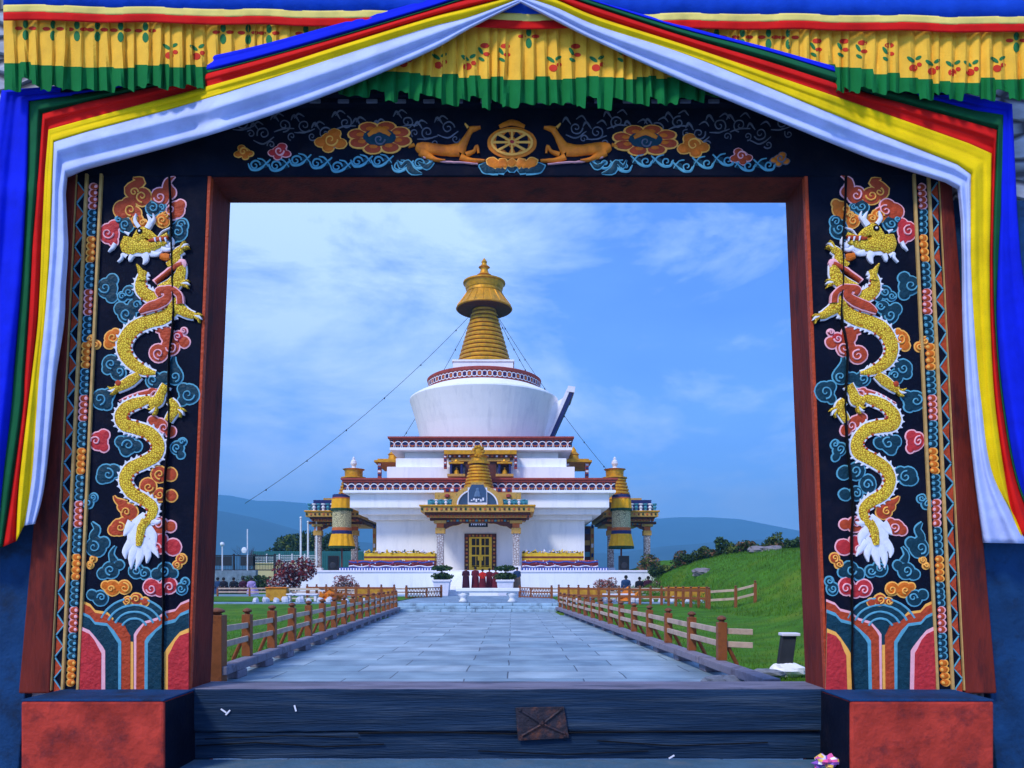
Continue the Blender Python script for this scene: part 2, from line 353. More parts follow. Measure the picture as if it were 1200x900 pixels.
    for i, (pal, lobes, sp, tail) in enumerate(clouds):
        if mir:   # the right-hand panel repeats the design with other colours here and there
            if i in (1, 4): pal = (O, V)[i == 1]
            if i in (23,): pal = T
            if i in (14, 25): pal = (V, T)[i == 14]
            jx = rnd.uniform(-2, 2); jy = rnd.uniform(-3, 3)
        else: jx = jy = 0
        cr = Relief(GY, mir)
        sh = lambda q: [(a + jx, b + jy) + tuple(c) for a, b, *c in q]
        cr.cloud(sh(lobes), pal[0], pal[1], sh(sp) if sp else None, tail=sh(tail) if tail else None)
        cr.build('cloud_carving', pan, smooth=False)
    # dragon ---------------------------------------------------------------
    d = Relief(GY, mir)
    SL = .78
    body1 = [(171, 318, 4), (166, 330, 7), (168, 342, 9), (182, 350, 9), (200, 352, 8), (203, 364, 9), (192, 373, 10), (174, 378, 10), (158, 386, 10.5), (148, 399, 10.5), (147, 413, 10), (156, 426, 9), (170, 435, 7), (184, 438, 2.5)]
    body2 = [(178, 468, 5), (164, 472, 8), (150, 478, 9), (143, 488, 9.5), (147, 498, 9.5), (160, 502, 9.5), (176, 508, 9.5), (186, 520, 9.5), (184, 533, 9.5), (170, 542, 9.5), (154, 550, 9.5), (148, 563, 9.2), (155, 577, 9), (170, 586, 8.6), (180, 595, 8), (177, 607, 6.5), (168, 617, 5), (166, 628, 4.5), (164, 640, 3.4)]
    for bd in (body1, body2):
        bd = [(x, y, r * SL) for x, y, r in bd]
        d.path([(x, y, r + 1.9) for x, y, r in bd], l_white, .014, .003)
        q = catmull(bd, 3)
        for k in range(1, len(q) - 2):        # fin teeth on the outer side, banded belly on the inner
            a, b_ = q[k - 1], q[k + 1]; dx, dy = b_[0] - a[0], b_[1] - a[1]; ln = math.hypot(dx, dy); nx, ny = -dy / ln, dx / ln
            x, y, r = q[k]
            cxm = 167; sgn = 1 if (x + nx * r - cxm) ** 2 > (x - nx * r - cxm) ** 2 else -1
            d.path([(x + sgn * nx * r, y + sgn * ny * r, 2.6), (x + sgn * nx * (r + 4.4) - dx * .15, y + sgn * ny * (r + 4.4) - dy * .15, .4)], l_white, .012, .004, sub=1)
            if k % 2: d.dome(x - sgn * nx * (r + .6), y - sgn * ny * (r + .6), 1.5, c_rust, .020, .004, n=6)
        d.path(bd, c_gold, .018, .006)
    # head
    d.path([(150, 290, 9), (160, 292, 9), (176, 292, 8), (190, 288, 5.5), (199, 286, 3)], l_white, .012, .004)
    d.path([(152, 279, 6), (151, 290, 9), (160, 288, 9), (174, 290, 7.5), (188, 287, 4.5), (197, 286, 2)], c_gold, .018, .012)
    d.path([(160, 284, 5), (168, 274, 7), (176, 276, 5), (186, 282, 3.5), (198, 276, 2.5)], c_gold, .022, .010)
    d.dome(166, 273, 3.4, blackm, .034, .003, n=10); d.dome(166, 273, 1.3, l_white, .038, .003, n=8)
    d.path([(176, 284, 1), (188, 282, 2.5), (199, 280, 1)], c_rust, .034, .004)
    for tx in (184, 190, 196): d.path([(tx, 281, 1.2), (tx + 1, 286, .4)], l_white, .040, .003, sub=1)
    for h_ in ([(165, 268, 2.2), (160, 261, 2), (161, 252, .8)], [(174, 269, 3), (178, 261, 2.6), (174, 253, .8)], [(178, 264, 2), (182, 258, 1.6), (181, 252, .6)]): d.path(h_, l_white, .026, .005)
    for h_ in ([(196, 290, 3), (203, 286, 2.4), (202, 278, .8)], [(190, 292, 3), (198, 294, 2), (205, 290, .5)], [(170, 298, 5), (172, 304, 3.6), (169, 311, .8)], [(178, 298, 4), (186, 299, 2), (192, 295, .5)],
               [(156, 300, 3), (153, 306, 2), (158, 301, 1)], [(153, 276, 2.2), (147, 273, .8)], [(150, 302, 2), (145, 299, 2), (144, 303, 1.6), (139, 308, 1)], [(136, 286, 2.2), (133, 291, 2), (128, 296, .6)],
               [(186, 279, .8), (192, 272, 1), (203, 268, .8)]): d.path(h_, l_white, .018, .005)
    # limbs
    def limb(pts, claw, cdir):
        d.path([(x, y, r + 1.6) for x, y, r in pts], l_white, .014, .004); d.path(pts, c_gold, .024, .010)
        for a in (-.5, 0, .5):
            ca = cdir + a; d.path([(claw[0], claw[1], 2.4), (claw[0] + 6 * math.cos(ca), claw[1] + 6 * math.sin(ca), 1.6), (claw[0] + 10 * math.cos(ca + .25), claw[1] + 10 * math.sin(ca + .25), .4)], c_gold if a else l_white, .028, .006)
    limb([(190, 343, 8), (203, 335, 8), (212, 324, 6.5), (214, 312, 4.5)], (214, 334), -.1)
    d.path([(182, 332, 3), (194, 322, 2.5), (206, 313, 3.5), (216, 309, 4), (214, 318, 2.5)], l_pink, .026, .005); d.path([(184, 332, 1.8), (195, 323, 1.6), (207, 314, 2.4), (215, 311, 2.6)], c_rust, .032, .004)
    limb([(198, 313, 4), (206, 307, 6), (208, 298, 5), (215, 293, 4)], (214, 293), -.8)
    d.path([(190, 302, 3), (196, 303, 4), (201, 303, 3)], c_orangef, .034, .006)
    d.path([(162, 311, 1), (167, 321, 3.5), (168, 330, 5)], c_gold, .024, .008)
    limb([(202, 356, 8), (212, 363, 6.5), (222, 369, 5), (229, 371, 4)], (229, 371), .25)
    limb([(165, 440, 4), (156, 446, 6), (146, 452, 5.5), (138, 456, 4.5)], (138, 456), 2.6)
    d.dome(141, 450, 3.4, c_rust, .036, .004)
    limb([(176, 474, 6), (186, 470, 6.5), (190, 462, 5), (196, 452, 5)], (184, 478), 2.2)
    limb([(200, 470, 4), (206, 478, 5.5), (202, 487, 5), (198, 494, 4)], (210, 480), .6)
    # ochre flame curls across the neck
    for q in ([(166, 368, 1.5), (176, 362, 4.5), (190, 357, 5), (199, 350, 4.5), (196, 342, 4), (188, 343, 3.6), (190, 349, 2)], [(213, 358, 3), (212, 348, 3), (204, 341, 3), (196, 340, 2.6)]):
        d.path([(x, y, r + 1.3) for x, y, r in q], l_pink, .034, .003); d.path(q, c_rust, .038, .004)
    # white tail tuft
    d.path([(174, 604, 7), (165, 618, 12), (163, 630, 13), (163, 640, 11)], l_white, .0135, .005)
    for q in ([(156, 612, 6), (150, 622, 4), (146, 628, .6)], [(155, 636, 6), (148, 646, 4), (148, 655, .6)], [(160, 640, 6), (155, 655, 4), (155, 667, .6)], [(166, 640, 6), (164, 655, 4), (160, 668, .6)],
              [(170, 638, 6), (174, 650, 4), (173, 660, .6)], [(174, 634, 6), (182, 645, 3.6), (187, 654, .6)], [(172, 618, 6), (180, 628, 5), (183, 640, .8)], [(172, 608, 5), (184, 612, 3), (190, 610, .6)]):
        d.path(q, l_white, .015, .006)
    d.path([(173, 610, 5.5), (167, 620, 5), (165, 632, 4.3), (164, 640, 3)], c_gold, .024, .010)
    d.build('dragon_carving', pan, smooth=False)
    # water arcs and the stepped bracket at the foot
    b = Relief(GY, mir)
    for k in range(4):
        rr_ = 42 - k * 9; b.path([(158 + rr_ * math.cos(R(a)), 738 + rr_ * .88 * math.sin(R(a)), 1.2) for a in range(-158, -20, 17)], l_teal, .0065 + k * .001, .002, sub=2)
    b.dome(158, 732, 38, c_teal, .0035, .001, ry=29, n=24)
    yB = 808
    def nest(s0, layers):
        for k, (m, off, dd) in enumerate(layers):
            if s0 < 0:
                top = [(95, 703), (106, 708), (112, 715), (126, 717), (134, 725), (146, 728), (156, 738)]; xe = 156.5 - off
                pts = [(x, y + off * .95) for x, y in top if x < xe - 5] + [(xe - 3, top[-1][1] + off * .95 - (156 - xe) * .35), (xe, top[-1][1] + off * .95 - (156 - xe) * .35 + 5), (xe, yB), (95, yB)]
                b.poly(pts, m, dd)
            else:
                top = [(222, 702), (212, 706), (206, 713), (194, 716), (184, 724), (170, 728), (158, 738)]; xe = 157.2 + off
                pts = [(x, y + off * .95) for x, y in top if x > xe + 5] + [(xe + 3, top[-1][1] + off * .95 - (xe - 158) * .35), (xe, top[-1][1] + off * .95 - (xe - 158) * .35 + 5), (xe, yB), (222, yB)]
                b.poly(pts[::-1], m, dd)
    nest(-1, ((l_orange, 0, .004), (c_rust, 3.2, .007), (l_teal, 14, .010), (c_teal, 17.5, .013), (l_pink, 32, .016), (c_pinkred, 36.5, .019)))
    nest(1, ((l_pink, 0, .0045), (c_rust, 3.2, .0075), (l_teal, 13, .0105), (c_teal, 17, .0135), (l_orange, 36, .0165), (c_pinkred, 41, .0195)))
    b.build('stepped_bracket_carving', pan)
    # split between the planks
    b = Relief(GY, mir)
    cr = [(200, 208, 1.0), (202, 260, .9), (204, 330, 1.1), (205, 372, 1.2), (199, 430, 1.0), (200, 500, 1.4), (195, 560, 1.1), (193, 640, 1.3), (193, 720, 1.0), (192, 808, .8)]
    b.path([(x, y, w_ * .55) for x, y, w_ in cr], blackm, .040, .001); b.build('plank_split', pan)
    # foot blocks
    mb = MB()
    f = [P(25, 903, 5.48), P(192, 903, 5.48), P(192, 820, 5.48), P(28, 820, 5.48)]
    def mm(p): return Vector((2 * P(CX2 / 2, 0, 6).x - p.x, p.y, p.z)) if mir else p
    zt = P(0, 820, 5.48).z; xa, xb_ = P(24, 0, 5.48).x, P(192, 0, 5.48).x
    if mir: xa, xb_ = 2 * P(595, 0, 6).x - xb_, 2 * P(595, 0, 6).x - xa
    mb.box(xa, xb_, 5.48, 6.4, 0, zt - .012, red_block)
    blk = mb.build('foot_block', gate, bevel=.018)
    mb = MB(); mb.box(xa - .002, xb_ + .002, 5.483, 6.38, zt - .014, zt + .002, navy2); mb.build('block_top', blk, bevel=.006)
    mb = MB(); xs = xb_ if not mir else xa; mb.box(xs - .004, xs + .004, 5.50, 6.3, .02, zt - .02, navy); mb.build('block_side', blk)
# head of the opening
zl = P(0, 207, 6).z
mb = MB(); mb.box(P(200, 0, 6).x, P(990, 0, 6).x, 6.004, 6.43, zl, zl + .5, red_jamb); mb.build('lintel_beam', gate, bevel=.015)
mb = MB(); mb.box(P(120, 0, 6).x, P(1070, 0, 6).x, 5.990, 6.30, zl + .002, P(0, 128, 6).z, navy)
fr = mb.build('carved_frieze_board', gate, bevel=.006)
mb = MB()
for (ya, yb, dd) in ((128, 122, .06), (122, 112, .10), (112, 88, .13)):
    mb.box(P(80, 0, 6).x, P(1110, 0, 6).x, 5.99 - dd, 6.2, P(0, ya, 6).z + .002, P(0, yb, 6).z, navy)
for k in range(26):
    x = P(200 + k * 33, 0, 6).x; mb.box(x, x + .09, 5.925, 5.94, P(0, 127.5, 6).z, P(0, 122.5, 6).z, l_dim)
mb.build('cornice_beam', gate, bevel=.008)
# frieze relief
FY = 5.99
def flower(x, y, rx, ry, fill, line, n=8):
    f = Relief(FY)
    for k in range(n):
        a = 2 * math.pi * k / n + .3; e = .0035 * (k % 2)
        f.dome(x + rx * .68 * math.cos(a), y + ry * .64 * math.sin(a), rx * .33, line, .006 + e, .003, n=14, ry=ry * .36); f.dome(x + rx * .70 * math.cos(a), y + ry * .66 * math.sin(a), rx * .255, fill, .010 + e, .004, n=14, ry=ry * .27)
        f.dome(x + rx * .60 * math.cos(a), y + ry * .56 * math.sin(a), rx * .12, c_orangef, .0145 + e, .003, n=10, ry=ry * .12)
    f.dome(x, y, rx * .50, c_teal, .016, .003, ry=ry * .5); f.path([(x - rx * .34, y - ry * .1, 2), (x, y - ry * .45, 3.5), (x + rx * .34, y - ry * .1, 2)], c_ochre, .020, .005)
    f.spiral(x, y + ry * .15, ry * .34, l_dim, 1.2, 1, w=.9, d=.022)
    return f.build('lotus_flower_carving', fr)
def bud(x, y, r, fill, line, s=1):
    f = Relief(FY)
    for (dx, dy, rr) in ((0, 0, .62), (-.55 * s, .15, .4), (.5 * s, .25, .42), (.2 * s, -.55, .4), (-.15 * s, .6, .36)):
        f.dome(x + dx * r, y + dy * r * .7, rr * r, line, .006, .003, n=12, ry=rr * r * .75); f.dome(x + dx * r, y + dy * r * .7, rr * r - 1.3, fill, .010, .008, n=12, ry=(rr * r - 1.3) * .75)
    f.spiral(x, y, r * .4, line, 1.2, s, w=.9, d=.020)
    return f.build('lotus_bud_carving', fr)
flower(445, 162, 39, 20, c_rust, l_orange); flower(756, 165, 40, 19, c_rust, l_orange)
for (x, y, r, f_, l_, s_) in ((388, 165, 21, c_orangef, l_orange, 1), (328, 178, 15, c_pinkred, l_pink, 1), (286, 179, 13, c_orangef, l_orange, -1), (812, 171, 21, c_orangef, l_orange, -1), (868, 184, 15, c_rust, l_pink, -1), (914, 187, 13, c_ochre, l_dim, 1)):
    bud(x, y, r, f_, l_, s_)
v = Relief(FY)
for s_ in (-1, 1):      # teal scrolling leaves below
    v = Relief(FY)
    for k in range(9):
        x = 600 + s_ * (105 + k * 24); y = 192 + 4 * math.sin(k * 1.9)
        if k in (0,): pass
        v.path([(x - s_ * 14, y - 7, .8), (x - s_ * 2, y + 4, 1.5), (x + s_ * 8, y + 5, 1.3), (x + s_ * 12, y - 2, .8)], l_teal, .005, .003)
        v.spiral(x + s_ * 4, y, 6.5, l_teal, 1.3, s_, w=1.0, d=.006); v.dome(x - s_ * 7, y - 1, 6, c_teal, .003, .004, ry=4)
        v.path([(x - s_ * 12, y + 2, .5), (x - s_ * 6, y - 6, .9), (x + s_ * 1, y - 8, .6)], l_teal, .006, .003)
    for k in range(11):
        x = 600 + s_ * (75 + k * 24); y = 150 + 7 * math.sin(k * 2.3)
        v.spiral(x + 9, y + 13, 5, l_dim, 1.2, -s_, w=.7, d=.004, a0=k); v.path([(x - 6, y - 4, .4), (x - 12, y - 12, 1.4), (x - 16, y - 6, .4)], l_dim, .004, .002)
        v.spiral(x, y, 8, l_dim, 1.4, s_ * (-1) ** k, w=.8, d=.004, a0=k)
        v.path([(x - 12, y + 8, .5), (x, y + 12 - (k % 3) * 4, .9), (x + 12, y + 4, .5)], l_dim, .004, .002)
        v.path([(x, y - 10, .4), (x + 7 * s_, y - 14, 1.0), (x + 12 * s_, y - 8, .4)], l_dim, .004, .002)
    for q in ([(495, 204, 1), (482, 200, 5), (478, 190, 3), (470, 196, 3), (466, 188, 1)], [(490, 190, 1), (500, 196, 4), (508, 190, 2)]):
        q2 = [(1200 - x if s_ > 0 else x, y, r) for x, y, r in q]; v.path(q2, l_teal, .005, .003); v.path([(x, y, max(.3, r - 1.3)) for x, y, r in q2], c_teal, .009, .003)
    v.build('leaf_scroll_carving', fr)
for s_ in (None, 1202):
    dr = Relief(FY, s_)
    dr.path([(488, 172, 4), (494, 174, 7), (508, 175, 6.5), (524, 177, 6.5), (538, 176, 8)], c_ochre, .010, .014)      # body
    dr.path([(537, 179, 8), (543, 169, 5), (548, 160, 3.4), (552, 153, 3)], c_ochre, .012, .012)                      # neck
    dr.path([(550, 153, 3.6), (556, 151.5, 3), (563, 150, 1.4)], c_ochre, .014, .012)                                     # head
    dr.path([(549, 151, 1.6), (545, 146, .6)], l_orange, .018, .004); dr.path([(486, 170, 2), (481, 172, 1.4), (479, 174, .4)], c_ochre, .010, .006)
    dr.path([(540, 184, 4), (550, 188, 2.6), (568, 189, 1.5)], c_ochre, .012, .010)                                     # folded foreleg
    dr.path([(546, 182, 3), (555, 178, 2), (559, 172, 1.8), (561, 181, 1.3)], c_ochre, .014, .008)
    dr.path([(494, 178, 6), (503, 184, 3.6), (512, 188, 2), (522, 189, 1.2)], c_ochre, .016, .008)
    dr.path([(496, 185, .7), (520, 190, .9), (540, 191, .8), (560, 193, .6)], l_pink, .012, .006)
    dr.build('resting_deer_carving', fr, smooth=True)
wh = Relief(FY)
for (r, m, dd) in ((29, c_ochre, .008),):
    wh.dome(600, 168, r, m, dd, .004, n=32, ry=18.5)
for k in range(8):
    a = 2 * math.pi * k / 8 + .39
    wh.path([(600 + 9 * math.cos(a), 168 + 5.5 * math.sin(a), 2.6), (600 + 20 * math.cos(a), 168 + 11 * math.sin(a), 4.2)], navy, .013, .003, sub=2)
for k in range(8):
    a = 2 * math.pi * k / 8
    wh.path([(600 + 4 * math.cos(a), 168 + 3 * math.sin(a), 1.2), (600 + 22 * math.cos(a), 168 + 13 * math.sin(a), 1.5)], l_orange, .018, .003, sub=2)
ring = [(600 + 23.5 * math.cos(2 * math.pi * k / 24), 168 + 14 * math.sin(2 * math.pi * k / 24), 1.4) for k in range(25)]
wh.path(ring, l_orange, .016, .003, sub=1); wh.dome(600, 168, 5, l_orange, .020, .004, ry=3.6); wh.dome(600, 168, 2.6, c_pinkred, .026, .003, ry=2)
wh.path([(585, 149, 2), (600, 144, 3.5), (615, 149, 2)], c_ochre, .008, .005)
wh.build('wheel_carving', fr)
lo = Relief(FY)
for (x0, x1, yy, m1, m2, dd) in ((561, 639, 196, c_teal, l_teal, .004), (568, 632, 190, c_ochre, l_orange, .010)):
    for k in range(5):
        x = lerp(x0 + 8, x1 - 8, k / 4); e = abs(k - 2)
        lo.path([(600 + (x - 600) * .5, yy + 7, 3), (x, yy + 1, 7), (x + (x - 600) * .28, yy - 4 + e, .6)], m2, dd, .004); lo.path([(600 + (x - 600) * .5, yy + 6, 2), (x, yy + 1, 5.6), (x + (x - 600) * .22, yy - 3 + e, .5)], m1, dd + .004, .005)
lo.build('lotus_seat_carving', fr)
# threshold
def sill(y_t, y_b, y0, y1, m, name, xl=205, xr=985):
    mb = MB(); n = 60; xa, xb = P(xl, 0, 6).x, P(xr, 0, 6).x; za, zb = P(0, y_b, y0).z, P(0, y_t, y0).z
    rows = []
    for (yy, zz, j) in ((y1, za, 0), (y0, za, .006), (y0 - .004, za + .01, .006), (y0 - .006, (za + zb) / 2, .008), (y0 - .002, zb - .008, .006), (y0 + .012, zb, .004), (y1, zb, 0)):
        rows.append([(lerp(xa, xb, i / n), yy + j * mnoise.noise((i * .35, zz * 7, 1)), zz + j * mnoise.noise((i * .5, zz * 9, 5))) for i in range(n + 1)])
    mb.grid(rows, m); return mb.build(name, gate)
sill(800 + 8, 857, 6.0, 6.46, wood_navy, 'threshold_beam'); sill(858, 889, 6.015, 6.4, wood_navy, 'lower_threshold_beam')
mb = MB(); mb.box(P(218, 0, 6).x, P(972, 0, 6).x, 6.02, 6.455, P(0, 808, 6).z - .01, P(0, 808, 6).z + .004, mat('worn_threshold_top', (.16, .15, .20), .7, var=.4, scale=6, bump=.5, dirt=(.03, .04, .07), dscale=4, damt=.8, stretch=(.3, 1, 1)))
mb.build('threshold_top', gate, bevel=.004)
mb = MB()
for (pts, r) in (([(420, 859), (520, 858), (600, 860), (700, 858), (960, 856)], 1.1), ([(230, 874), (300, 870), (380, 875), (450, 872)], .8), ([(700, 868), (790, 874), (900, 870)], .8), ([(240, 866), (330, 862), (420, 864)], .7), ([(560, 880), (660, 884), (760, 880)], .7)):
    mb.tube([P(x, y, 5.992) for x, y in pts], r / 150, blackm, 5)
for (x, y, a) in ((262, 833, .6), (346, 830, 1.3), (787, 887, 2.6), (267, 835, 2.3)):
    p = P(x, y, 5.985); mb.rbox(p, (.05, .004, .012), 0, l_white, ry=a)
mb.build('beam_cracks', gate)
# square iron plate with a cross
pl = thing('iron_plate', 'rusty square iron plate with a cross nailed on the dark threshold beam', 'plate', P(635, 850, 5.98))
iron = mat('rusty_iron', (.035, .03, .04), .55, .3, var=.5, scale=12, bump=.5, dirt=(.16, .05, .02), dscale=6, damt=.8)
mb = MB(); mb.hexa([P(607, 868, 5.97), P(667, 865, 5.97), P(661, 828, 5.97), P(604, 829, 5.97)], [P(607, 868, 5.99), P(667, 865, 5.99), P(661, 828, 5.99), P(604, 829, 5.99)], iron)
mb.build('plate', pl, bevel=.004)
mb = MB(); mb.tube([P(612, 862, 5.965), P(635, 849, 5.962), P(657, 832, 5.965)], .010, iron, 6); mb.tube([P(612, 834, 5.965), P(635, 848, 5.962), P(662, 860, 5.965)], .010, iron, 6); mb.lathe(P(635, 846, 5.96), [(.0, -.02), (.022, -.015), (.022, .015), (0, .02)], iron, 10)
mb.build('cross_ridge', pl)
mb = MB()
for (x, y) in ((609, 832), (657, 831), (611, 864), (662, 862)): mb.rbox(P(x, y, 5.962), (.018, .012, .018), 0, iron)
mb.build('nail', pl)
# crumpled wrapper
def lump(mb, c, r, mats_, seed=0, n=9, sq=(1, 1, 1), rough_=.35):
    rr = random.Random(seed)
    rows = []
    for j in range(n + 1):
        th = math.pi * j / n; row = []
        for i in range(2 * n + 1):
            ph = 2 * math.pi * (i % (2 * n)) / (2 * n); dv = Vector((math.sin(th) * math.cos(ph), math.sin(th) * math.sin(ph), math.cos(th)))
            k = 1 + rough_ * mnoise.noise(dv * 2.1 + Vector((seed * 3.1, 0, 0))) + rough_ * .5 * mnoise.noise(dv * 5 + Vector((0, seed, 0)))
            row.append(Vector(c) + Vector((dv.x * r * k * sq[0], dv.y * r * k * sq[1], dv.z * r * k * sq[2])))
        rows.append(row)
    o = len(mb.v); nc = 2 * n + 1
    for row in rows: mb.v += [tuple(p) for p in row]
    ids = [mb.mi(m) for m in mats_]
    for j in range(n):
        for i in range(2 * n): mb.f.append([o + j * nc + i, o + j * nc + i + 1, o + (j + 1) * nc + i + 1, o + (j + 1) * nc + i]); mb.m.append(ids[rr.randrange(len(ids))])
step_m = mat('pale_blue_step', (.06, .13, .20), .7, var=.3, scale=3, bump=.5, bscale=30, dirt=(.12, .15, .18), dscale=4, damt=.6)
zs = P(0, 890, 6).z
mb = MB(); mb.box(P(200, 0, 6).x, P(990, 0, 6).x, 5.5, 6.01, 0, zs, step_m); struct(mb.build('doorstep', bevel=.01))
mb = MB(); c = P(969, 886, 5.72); lump(mb, (c.x, c.y, zs + .05), .062, [mat('wrapper_pink', (.75, .12, .35), .35, bump=0), mat('wrapper_white', (.8, .75, .8), .35, bump=0), mat('wrapper_violet', (.25, .10, .45), .35, bump=0), mat('wrapper_gold', (.8, .5, .1), .35, bump=0)], 3, sq=(1.5, .9, .75), rough_=.9)
tag(mb.build('crumpled_wrapper', origin=c), 'small crumpled pink and white wrapper lying beside the right foot block', 'litter')
# walls around the gate
stone_w = cell_mat('whitewashed_rubble', (.40, .41, .46), (.06, .06, .07), 2.6, .85, 0, 1.0, stretch=(1, 1, 2.2), var=.35)
def wall(x0, x1, z0, z1, y0, y1, label):
    mb = MB(); mb.box(x0, x1, y0, y1, z0, z1, stone_w); o = mb.build('stone_wall', origin=((x0 + x1) / 2, y0, 0)); tag(o, label, 'wall'); return o
xl = P(60, 0, 6).x; xr = 2 * P(595, 0, 6).x - xl
wl = wall(-11, xl, 0, 6.6, 6.12, 6.40, 'whitewashed rubble wall left of the gate, behind the hanging cloths')
wr = wall(xr, 11, 0, 6.6, 6.12, 6.40, 'whitewashed rubble wall right of the gate, behind the hanging cloths')
for wo in (wl, wr): pass
wall(xl + .004, xr - .004, P(0, 118, 6).z, 6.6, 6.125, 6.395, 'whitewashed rubble wall above the gate lintel, mostly hidden by the valance')
for mir, wo in ((None, wl), (CX2, wr)):   # blue painted dado beside the frame
    mb = MB(); strip(mb, -120, -140, 79.5, 27, 232, 905, navy2, 6.03, 6.13, mir); mb.build('blue_painted_dado', wo, bevel=.01)
rub = mat('grey_rubble', (.20, .21, .24), .85, var=.4, scale=9, bump=.8, bscale=14)
for k, (x, y) in enumerate(((22, 898), (40, 901), (12, 899))):
    mb = MB(); c = P(x, y, 5.42); c.z = .09; lump(mb, c, .075, [rub], 40 + k, sq=(1.2, .9, .8)); tag(mb.build('stone', origin=c), ORD[(1, 2, 0)[k]] + ' grey rubble stone from the left at the foot of the left red block', 'stone', 'rubble stones by the left foot block')
# ------------------------------------------------------------------ valance
val = thing('pleated_valance', 'pleated yellow valance with printed flowers and green hem hung above the gateway', 'valance', (0, 5.8, P(0, 20, 5.8).z))
h0 = [(0, 5), (300, 11), (600, 15), (900, 16), (1200, 20)]
yb_ = [(0, 72), (60, 76), (100, 81), (200, 77), (350, 82), (480, 87), (600, 92), (780, 91), (900, 79), (985, 77), (1050, 88), (1100, 97), (1135, 97), (1160, 92), (1210, 93)]
gb = [(0, 25), (100, 27), (200, 24), (480, 28), (600, 30), (780, 31), (985, 27), (1100, 16), (1210, 21)]
# pleat edges
edges = [4.0]
while edges[-1] < 1215: edges.append(edges[-1] + rnd.uniform(9, 20))
pl_amp = [rnd.uniform(.035, .075) for _ in edges]; pl_sk = [rnd.uniform(-8, 8) for _ in edges]
VY = 5.80
def vdepth(x, t):   # t 0 at the seam to 1 at the hem
    i = 0
    for i in range(len(edges) - 1):
        if x < edges[i + 1]: break
    u = max(0, min(1, (x - edges[i]) / (edges[i + 1] - edges[i])))
    a = pl_amp[i] * (.35 + .65 * t)
    s = math.sin(u * math.pi * .62) if u < .82 else math.sin(.82 * math.pi * .62) * (1 - (u - .82) / .18)
    return a * s + .012 * t * math.sin(x * .045)
def pmid(x):
    for i in range(len(edges) - 1):
        if x < edges[i + 1] - .01: return (edges[i] + edges[i + 1]) / 2
    return x
def vpt(x, t, off=0, y=None, y0=None, y1=None):
    return P(x, y, VY - vdepth(x, t) - off)
cols = []
for i in range(len(edges) - 1):
    for k in (0, .2, .42, .62, .80, .86, .93): cols.append(lerp(edges[i], edges[i + 1], k))
def vx(x, t):  # pleats lean a little
    j = min(range(len(edges)), key=lambda q: abs(edges[q] - x)); return x + pl_sk[j] * .4 * t
sk = MB(); hm = MB()
NR = 9
def colpts(x, frm, to, n, mbx):
    return
rows = []
for r in range(NR + 1):
    t = r / NR; row = []
    for x in cols:
        ya = interp(h0, x) + 11; xm = pmid(x); yz = interp(yb_, xm) + 2 * math.sin(xm * .7); row.append(vpt(x + 4.5 * math.sin(x * .06) * t, t * .75, 0, lerp(ya, yz, t)))
    rows.append(row)
sk.grid(rows, f_gold)
rows = []
for r in range(5):
    t = r / 4; row = []
    for x in cols:
        xm = pmid(x); yz = interp(yb_, xm) + 2 * math.sin(xm * .7); yy = yz + (interp(gb, xm) + 5 * math.sin(xm * .17) + 3 * math.sin(xm * .61) + 1.6 * math.sin((x - xm) * .35)) * t
        row.append(vpt(x + 4.5 * math.sin(x * .06) * (1 + .3 * t), .75 + .25 * t + t * .15, .0005, yy - .3))
    rows.append(row)
hm.grid(rows, f_hem)
p_red = mat('print_red', (.55, .035, .015), .8, bump=0); p_grn = mat('print_green', (.02, .16, .05), .8, bump=0)
def blob(x, y, rx, ry, m, a=0):
    n = 12; vv = []; 
    def pp(qx, qy):
        ya = interp(h0, qx) + 11; yz = interp(yb_, qx); t = max(0, min(1, (qy - ya) / (yz - ya))) * .75
        return vpt(qx, t, .0022, qy)
    rows = []
    for j in range(4):
        rr = (0.02, .4, .75, 1)[j]
        rows.append([pp(x + rr * (rx * math.cos(2 * math.pi * i / n) * math.cos(a) - ry * math.sin(2 * math.pi * i / n) * math.sin(a)), y + rr * (rx * math.cos(2 * math.pi * i / n) * math.sin(a) + ry * math.sin(2 * math.pi * i / n) * math.cos(a))) for i in range(n + 1)])
    sk.grid(rows, m)
x = 30
while x < 1200:
    ya = interp(h0, x) + 17.5; yz = interp(yb_, x)
    k = rnd.randrange(3); y = ya + 10 if k == 0 else (yz - 18 if k == 1 else (ya + yz) / 2)
    if k == 0:
        blob(x, y + 8, 3.6, 6, p_grn); blob(x, y - 5, 3.2, 5, p_grn); blob(x - 8, y, 4.6, 2.2, p_red); blob(x + 8, y, 4.6, 2.2, p_red)
    elif k == 1:
        blob(x, y + 6, 5, 4.2, p_red); blob(x - 3, y - 4, 5.5, 2.2, p_grn, .6); blob(x + 6, y - 6, 4, 2, p_grn, -.5); blob(x + 7, y + 2, 3, 2.6, p_red)
    else:
        blob(x, y - 8, 5.5, 3, p_red); blob(x + 2, y + 2, 4, 2.4, p_red); blob(x - 5, y - 2, 5, 2, p_grn, 1); blob(x - 4, y + 8, 4, 2, p_grn, .5)
    x += rnd.uniform(19, 34)
sk.build('pleated_skirt', val, smooth=False, solid=.002); hm.build('green_hem', val, solid=.003)
for (nm, a, b_, m, off) in (('blue_header_band', -70, 0.5, f_header, .055), ('cream_band', 0, 9, f_cream, .058), ('red_band', 8.6, 18.3, f_red, .061)):
    q = MB(); rows = []
    for r in range(5):
        t = r / 4; rows.append([P(x, (interp(h0, x) + a * (1 if a > 0 else 1)) * 1 + (b_ - a) * t + .8 * math.sin(x * .05 + 2), VY - off - .006 * math.sin(x * .09 + t) - .003 * math.sin(x * .31)) for x in range(4, 1216, 6)])
    q.grid(rows, m); q.build(nm, val, smooth=True, solid=.003)
